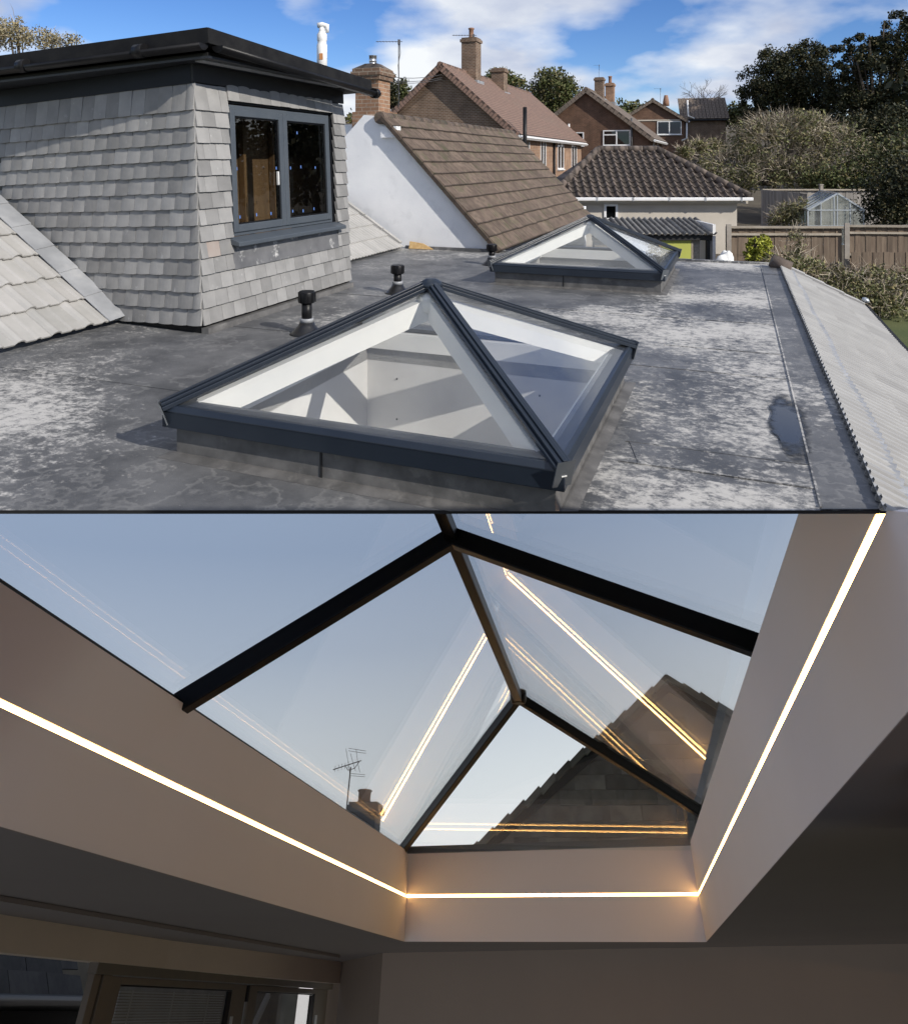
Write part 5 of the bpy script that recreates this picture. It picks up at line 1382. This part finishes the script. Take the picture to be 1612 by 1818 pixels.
# shallow boxed beam along the left ceiling
b = MB(); b.hexa([(-8.2, 9.5, uB(-8) - .05), (-7.5, 9.5, uB(-8) - .05), (-7.35, 26, uB(-8) - .05), (-8.0, 26, uB(-8) - .05)], [(-8.2, 9.5, uB(-8) - .004), (-7.5, 9.5, uB(-8) - .004), (-7.35, 26, uB(-8) - .004), (-8.0, 26, uB(-8) - .004)]); b.build('ceiling_beam', M['ceil'], RS)
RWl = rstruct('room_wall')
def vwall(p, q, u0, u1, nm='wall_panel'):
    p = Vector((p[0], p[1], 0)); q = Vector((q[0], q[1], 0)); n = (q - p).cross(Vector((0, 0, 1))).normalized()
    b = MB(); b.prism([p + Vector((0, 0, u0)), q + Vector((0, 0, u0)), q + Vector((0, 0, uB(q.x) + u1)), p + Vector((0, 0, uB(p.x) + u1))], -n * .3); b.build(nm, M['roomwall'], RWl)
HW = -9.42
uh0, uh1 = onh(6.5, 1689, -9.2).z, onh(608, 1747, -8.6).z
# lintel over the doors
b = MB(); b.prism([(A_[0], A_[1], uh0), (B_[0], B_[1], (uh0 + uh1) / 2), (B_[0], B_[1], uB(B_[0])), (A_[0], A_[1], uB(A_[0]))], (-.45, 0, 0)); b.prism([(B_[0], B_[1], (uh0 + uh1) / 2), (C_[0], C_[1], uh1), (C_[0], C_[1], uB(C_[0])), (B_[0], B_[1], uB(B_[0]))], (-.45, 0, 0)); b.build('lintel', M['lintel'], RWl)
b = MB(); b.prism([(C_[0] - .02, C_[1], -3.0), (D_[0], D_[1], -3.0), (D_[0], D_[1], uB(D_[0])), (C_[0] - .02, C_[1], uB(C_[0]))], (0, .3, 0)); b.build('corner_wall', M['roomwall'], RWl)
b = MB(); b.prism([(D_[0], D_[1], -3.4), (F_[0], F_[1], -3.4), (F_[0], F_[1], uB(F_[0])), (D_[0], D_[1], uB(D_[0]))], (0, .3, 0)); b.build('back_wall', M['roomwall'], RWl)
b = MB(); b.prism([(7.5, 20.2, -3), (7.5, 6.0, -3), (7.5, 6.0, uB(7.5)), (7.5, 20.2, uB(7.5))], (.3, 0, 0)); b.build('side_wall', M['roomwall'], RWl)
dj = onh(583, 1765, HW).y
MB().box(HW - .5, HW + .55, dj, dj + 2.5, -3, uB(HW)).build('door_jamb', M['roomwall'], RWl)
# ------------------------------------------------------------------ led strips
lh = .030
def led(label, pts, nrm):
    (a, b_) = [Vector(p) for p in pts]; n = Vector(nrm)
    t = rthing('led_strip', label, 'light strip', (a + b_) / 2, 'led strips around the lantern well'); c = (a + b_) / 2
    dv = (b_ - a).normalized(); up = Vector((0, 0, 1)); up = (up - dv * up.dot(dv)).normalized()
    def bar_(h0, z0, z, m, nm):
        MB().prism([a - up * h0 - c + n * z0, b_ - up * h0 - c + n * z0, b_ + up * h0 - c + n * z0, a + up * h0 - c + n * z0], n * z).build(nm, m, t)
    bar_(SH + .012, -.020, .008, M['paint'], 'channel'); bar_(SH - .004, -.010, .004, M['led'], 'diffuser')
led('warm led strip along the left reveal of the lantern well', [(hL - .03, 4.72, ledL(4.72)), (hL - .03, D0 - .0, ledL(D0))], (1, 0, 0))
led('warm led strip along the right reveal of the lantern well', [(hR + .006, 3.50, ledR(3.5)), (hR + .006, D0 - .0, ledR(D0))], (-1, 0, 0))
led('short bright led strip across the end reveal of the lantern well', [(hL, D0 + .02, ledL(D0)), (hR, D0 + .02, ledR(D0))], (0, -1, 0))
# ------------------------------------------------------------------ lantern over the room
hc = (hL + hR) / 2
R1 = onh(920, 1238, hc); R0 = onh(803, 945, hc); uR = (R1.z + R0.z) / 2
RLN = rthing('ridge_lantern', 'black barred glass roof lantern seen from inside the room', 'roof lantern', (hc, 12.0, 2.1))
base = Vector((hc, 12.0, 2.1))
ridge = lambda d: Vector((hc, d, uR))
eL = lambda d: Vector((-4.66, d, 2.12)); eR = lambda d: Vector((2.63, d, 2.10))
dB, dR1, dR0, dN = 20.45, R1.y, R0.y, 5.4
def rb(nm, p, q, w, h, off=0.0): return MB().beam(p - base, q - base, w, h, (0, 0, 1), off).build(nm, M['lframe'], RLN, bevel=.012)
dNr = 5.3
rb('ridge_bar', ridge(dNr), ridge(dR1), .14, .16, -.11)
rb('rafter', ridge(dR0), eL(dR0), .17, .20, -.14); rb('rafter', ridge(dR0), eR(dR0), .17, .20, -.14)
rb('hip_bar', ridge(dR1), eL(dB), .12, .15, -.10); rb('hip_bar', ridge(dR1), eR(dB), .12, .15, -.10)
rb('eaves_bar', eL(3.45), eL(dB), .10, .07, -.05); rb('eaves_bar', eR(4.6), eR(dB), .10, .07, -.05)
MB().prism([Vector((hL, dB + .02, 2.06)) - base, Vector((hR, dB + .02, 2.19)) - base, Vector((hR, dB + .02, 2.30)) - base, Vector((hL, dB + .02, 2.165)) - base], (0, .1, 0)).build('end_frame', M['frame_grey'], RLN)
b = MB(); b.lathe(tuple(ridge(dR1) - base + Vector((0, 0, -.12))), [(.12, 0), (.15, .05), (.15, .2)], 10); b.build('ridge_boss', M['lframe'], RLN)
def pane(nm, pts, inward):
    pts = [Vector(p) - base for p in pts]; n = (pts[1] - pts[0]).cross(pts[2] - pts[0]).normalized()
    if n.z < 0: n = -n
    c = sum(pts, Vector()) / len(pts)
    MB().prism([c + (p - c) * .995 for p in pts], n * .05).build(nm, M['lglass'], RLN)
pane('glass_pane', [ridge(dR0), ridge(dR1), eL(dB), eL(dR0)], 1)
pane('glass_pane', [ridge(dR0), ridge(dR1), eR(dB), eR(dR0)], 1)
pane('glass_pane', [ridge(dR1), eL(dB), eR(dB)], 1)
pane('glass_pane', [ridge(dR0), ridge(dNr), eL(3.45), eL(dR0)], 1)
pane('glass_pane', [ridge(dR0), ridge(dNr), eR(4.6), eR(dR0)], 1)
# ------------------------------------------------------------------ bi-fold doors low on the left
DR = rthing('folding_doors', 'bronze framed folding glazed doors with slatted blinds low on the left', 'doors', (HW, 20, 0)); db = Vector((HW, 20, 0))
def dpos(px): return onh(px, 1765, HW).y
uT = onh(300, 1738, HW).z
def dbox(nm, p0, p1, u0, u1, h0, h1, m): return MB().box(h0, h1, dpos(p0) - 20, dpos(p1) - 20, u0, u1).build(nm, m, DR, bevel=.01)
uK = onh(300, 1768, HW).z; uS = -1.4
for a, c in ((150, 163), (168, 184)): dbox('folded_stile', a, c, uS, uT, -.02, .10, M['tanframe'])
dbox('seal', 163.5, 167.5, uS, uT - .01, -.02, .05, M['black'])
dbox('head_frame', 150, 585, uT, uT + .17, -.05, .12, M['tanframe'])
for a, c, g0, g1 in ((186, 432, 205, 408), (438, 578, 452, 556)):
    lf = dbox('leaf_stile', a, g0, uS, uT - .01, 0, .07, M['tanframe'])
    dbox('leaf_stile', g1, c, uS, uT - .01, 0, .07, M['tanframe'])
    dbox('leaf_head', g0, g1, uT - .105, uT - .01, 0, .07, M['tanframe'])
    dbox('bead', g0, g1, uT - .128, uT - .106, .01, .055, M['black'])
    dbox('bead', g1 - 7, g1, uS, uT - .13, .01, .055, M['black'])
    dbox('glass_pane', g0, g1, uS, uT - .11, .02, .032, M['doorglass'])
    if a < 300:
        b = MB()
        for k in range(16): b.box(-.05, -.01, dpos(g0) - 20 + .2, dpos(g1) - 20 - .3, uT - .20 - k * .036, uT - .186 - k * .036)
        b.build('blind_slats', M['slat'], DR)['kind'] = 'stuff'
        for f_ in (.12, .45, .78):
            x = dpos(g0) + (dpos(g1) - dpos(g0)) * f_ - 20; MB().box(-.008, -.004, x, x + .06, uS, uT - .17).build('blind_tape', M['slat'], DR)
    dbox('handle', g1 + 2, g1 + 6, uT - .75, uT - .5, .07, .10, M['slat'])
dbox('hinge', 433, 437, uT - .28, uT - .02, -.01, .09, M['black'])
# pale boarding and brickwork glimpsed through the second leaf
gl = rthing('garden_wall_outside', 'pale brick garden wall glimpsed through the narrow right door leaf', 'wall', (HW - 1.2, dpos(540), -1)); gb = Vector((HW - 1.2, dpos(540), -1))
for k in range(9):
    for i in range(3):
        o = MB().box(-.2, 0, i * .75 - .8, i * .75 - .08, k * .16, k * .16 + .13).build('brick', M['rough_wall'], gl)
MB().box(-.21, -.02, -.82, 1.45, -.1, 1.45).build('mortar', M['wallplain'], gl)
pl = rthing('leaning_pole', 'pale leaning board glimpsed through the narrow right door leaf', 'board', (HW - .6, dpos(470), -1)); 
MB().beam((0, 0, -.2), (0, 1.9, 1.1), .12, .10, (1, 0, 0)).build('board', M['upvc'], pl)
# slate roof outside, left of the doors
SRF = rthing('slate_roof_outside', 'dark mossy slate roof edge with black gutter outside at the lower left', 'roof', (HW - 1.5, 15, 0)); sb = Vector((HW - 1.5, 15, 0))
me = MB().box(0, .022, 0, 1.28, 0, .36).mesh('slate', M['slate'])
q0 = onh(6, 1768, HW - 1.5)
for j in range(5):
    for i in range(6):
        o = link('slate', me, SRF); o.location = (-j * .13, (i - .5 * (j % 2)) * 1.3 - 2.4, q0.z - sb.z + j * .17)
        o.rotation_euler = (rnd.uniform(-.02, .02), -.62, 0)
MB().tube([(.10, -3, q0.z - .07), (.10, 5.6, q0.z - .07)], .10, 10).build('gutter', M['black'], SRF)
MB().box(-.4, .02, -3, 5.6, q0.z - .9, q0.z - .1).build('fascia', M['black'], SRF)
MB().box(-2.6, -.9, -5, 22, -2.5, q0.z + 1.5).build('house_wall', M['gslate'], SRF)
for k in range(5): MB().box(.04, .10, -3, 5.6, q0.z - .45 - k * .09, q0.z - .40 - k * .09).build('louvre', M['slate'], SRF)
# ------------------------------------------------------------------ neighbour's slate gable through the glass
Dg = 38.0
gp = lambda px, py: ond(px, py, Dg)
ga, gt, gr_ = gp(850, 1503), gp(1183, 1207), gp(1310, 1275)
sl_l = (gt.z - ga.z) / (gt.x - ga.x); sl_r = (gr_.z - gt.z) / (gr_.x - gt.x)
GB = Vector((gt.x, Dg, 0))
GN = rthing('slate_gable_house', 'dark slate hung gable seen through the black barred lantern', 'house', GB)
zl = lambda h: gt.z + sl_l * (h - gt.x); zr = lambda h: gt.z + sl_r * (h - gt.x)
lo_h, hi_h = -9.5, 9.5
b = MB(); b.prism([Vector((lo_h, Dg + .05, -1)) - GB, Vector((hi_h, Dg + .05, -1)) - GB, Vector((hi_h, Dg + .05, zr(hi_h) - .3)) - GB, Vector((gt.x, Dg + .05, gt.z - .25)) - GB, Vector((lo_h, Dg + .05, zl(lo_h) - .3)) - GB], (0, 8, 0)); b.build('wall', M['gslate'], GN)
gw_, gg = 1.25, .46
smesh = [MB().hexa([(0, -.09, 0), (gw_ * f - .06, -.09, 0), (gw_ * f - .06, .04, 0), (0, .04, 0)], [(0, .0, gg * .97), (gw_ * f - .06, .0, gg * .97), (gw_ * f - .06, .045, gg * .97), (0, .045, gg)]).mesh('slate', M['gslate']) for f in (1.0, .8, 1.15)]
for j in range(22):
    u = 2.9 + j * gg
    for i in range(16):
        h = -8 + i * gw_ * 1.0 + (.5 * gw_ if j % 2 else 0)
        lim = min(zl(h), zr(h + gw_)) - .32
        if u + gg > lim or u > 9 or h > 6.2: continue
        o = link('slate', smesh[rnd.choice((0, 0, 1))], GN); o.location = Vector((h, Dg + .0, u)) - GB; o.rotation_euler = (rnd.uniform(-.02, .03), rnd.uniform(-.012, .012), 0)
# verge slates stepping up both sides
for side, sl in ((-1, sl_l), (1, sl_r)):
    nst = 17 if side < 0 else 10
    for k in range(nst):
        h = gt.x + side * k * .62; ang = math.atan(sl)
        b = MB(); b.box(-.40, .40, -.40, .12, -.10, .09); o = b.build('verge_slate', M['gslate'], GN)
        o.location = Vector((h + side * .3, Dg - .02, gt.z + sl * (h + side * .3 - gt.x) - .02)) - GB; o.rotation_euler = (0, -ang + side * .10 + rnd.uniform(-.03, .03), 0)
    b = MB(); ln = nst * .62
    b.beam(Vector((gt.x, Dg - .12, gt.z - .22)) - GB, Vector((gt.x + side * ln, Dg - .12, gt.z - .22 + sl * side * ln)) - GB, .12, .28, (0, 0, 1), -.2); b.build('barge_board', M['frame_dark'], GN)
# chimney with aerial seen through the left pane
CD = 44.0
c0, c1 = ond(622, 1440, CD), ond(676, 1440, CD); ct = ond(650, 1427, CD).z
CN = rthing('slate_house_chimney', 'grey brick chimney rising above the left reveal of the lantern well', 'chimney', ((c0.x + c1.x) / 2, CD, 0))
cw = (c1.x - c0.x) / 2
MB().box(-cw * .86, cw * .86, -cw * .7, cw * .7, 0, ct - .35).build('stack', brick_mat('grey_brick', (0.10, 0.10, 0.10), (0.07, 0.07, 0.075), (0.14, 0.14, 0.14), .5, .2), CN)
MB().box(-cw * 1.04, cw * 1.04, -cw * .85, cw * .85, ct - .35, ct - .12).build('corbel', M['gslate'], CN)
MB().box(-cw * .93, cw * .93, -cw * .75, cw * .75, ct - .12, ct).build('cap', M['gslate'], CN)
MB().lathe((-.1, 0, ct), [(.34, 0), (.30, .12), (.30, .42), (.36, .46), (.3, .5)], 12).build('pot', M['clay'], CN)
am = ond(616, 1432, CD); at_ = ond(616, 1362, CD)
AN = rthing('tv_aerial', 'thin tv aerial beside the chimney seen through the lantern glass', 'aerial', (am.x, CD, am.z - 1.5))
ah = at_.z - am.z + 1.5
MB().tube([(0, 0, 0), (0, 0, ah)], .032, 6).build('mast', M['mast'], AN)
bl, br_ = ond(592, 1363, CD), ond(642, 1347, CD)
bz = lambda x: ah + .02 + (x / (br_.x - bl.x)) * (br_.z - bl.z) + .1
MB().tube([(bl.x - am.x, 0, bz(bl.x - am.x)), (br_.x - am.x, 0, bz(br_.x - am.x))], .022, 5).build('boom', M['mast'], AN)
for k in range(5):
    x = bl.x - am.x + .1 + k * .16; MB().tube([(x, 0, bz(x) - .12), (x, 0, bz(x) + .12)], .010, 4).build('element', M['mast'], AN)
for k in range(0, 6, 2):
    x = br_.x - am.x - .62 + k * .11; zz = bz(x)
    MB().tube([(x - .22 + k * .02, 0, zz + .62 - .2 * (k % 3) * .6), (x + .0, 0, zz), (x + .16, 0, zz - .5 + .1 * (k % 3))], .010, 4).build('element', M['mast'], AN)
for k in range(2):
    x = br_.x - am.x - .55; zz = bz(x)
    MB().tube([(x - .15, 0, zz + .62 - k * .1), (x + .75, 0, zz + .50 - k * .09)], .009, 4).build('reflector_rod', M['mast'], AN); MB().tube([(x + .05, 0, zz - .35 - k * .08), (x + .8, 0, zz - .40 - k * .08)], .009, 4).build('reflector_rod', M['mast'], AN)
MB().tube([(-.28, 0, bz(-.28)), (-.12, 0, ah - .12), (.2, 0, ah - .05), (.42, 0, bz(.42))], .018, 5).build('boom_brace', M['mast'], AN)
# ------------------------------------------------------------------ sky of the lower view: a vault beyond the lantern
SKR = 130.0
m = bpy.data.materials.new('evening_sky'); m.use_nodes = True; nt = m.node_tree; nt.nodes.clear()
o_ = nt.nodes.new('ShaderNodeOutputMaterial'); e_ = nt.nodes.new('ShaderNodeEmission')
tc = nt.nodes.new('ShaderNodeTexCoord'); sp = nt.nodes.new('ShaderNodeSeparateXYZ'); nt.links.new(tc.outputs['Object'], sp.inputs[0])
ez = math_n(nt, 'DIVIDE', sp.outputs[2], SKR); ex = math_n(nt, 'DIVIDE', sp.outputs[0], SKR)
f = math_n(nt, 'ADD', math_n(nt, 'MULTIPLY', ez, 2.6), math_n(nt, 'MULTIPLY', ex, -0.28))
col = ramp(nt, f, [(0.14, (0.90, 0.86, 0.85)), (0.46, (0.64, 0.66, 0.70)), (0.75, (0.38, 0.43, 0.54)), (1.0, (0.27, 0.33, 0.465))])
nt.links.new(col, e_.inputs[0]); e_.inputs[1].default_value = 1.3; nt.links.new(e_.outputs[0], o_.inputs[0])
b = MB(); na, ne = 60, 36
for j in range(ne + 1):
    for i in range(na + 1):
        a = math.radians(-80 + 150 * i / na); el = math.radians(-10 + 70 * j / ne)
        b.v.append((SKR * math.sin(a) * math.cos(el), SKR * math.cos(a) * math.cos(el), SKR * math.sin(el)))
for j in range(ne):
    for i in range(na):
        q = [j * (na + 1) + i, j * (na + 1) + i + 1, (j + 1) * (na + 1) + i + 1, (j + 1) * (na + 1) + i]
        if max((RM @ Vector(b.v[k])).z for k in q) > -6.0 or min((RM @ Vector(b.v[k])).y for k in q) < 5: continue
        b.f.append(tuple(q)); b.sm.append(True)
me = bpy.data.meshes.new('sky'); me.from_pydata(b.v, [], b.f); me.materials.append(m)
so = link('sky', me); so.matrix_world = RM; so['kind'] = 'structure'
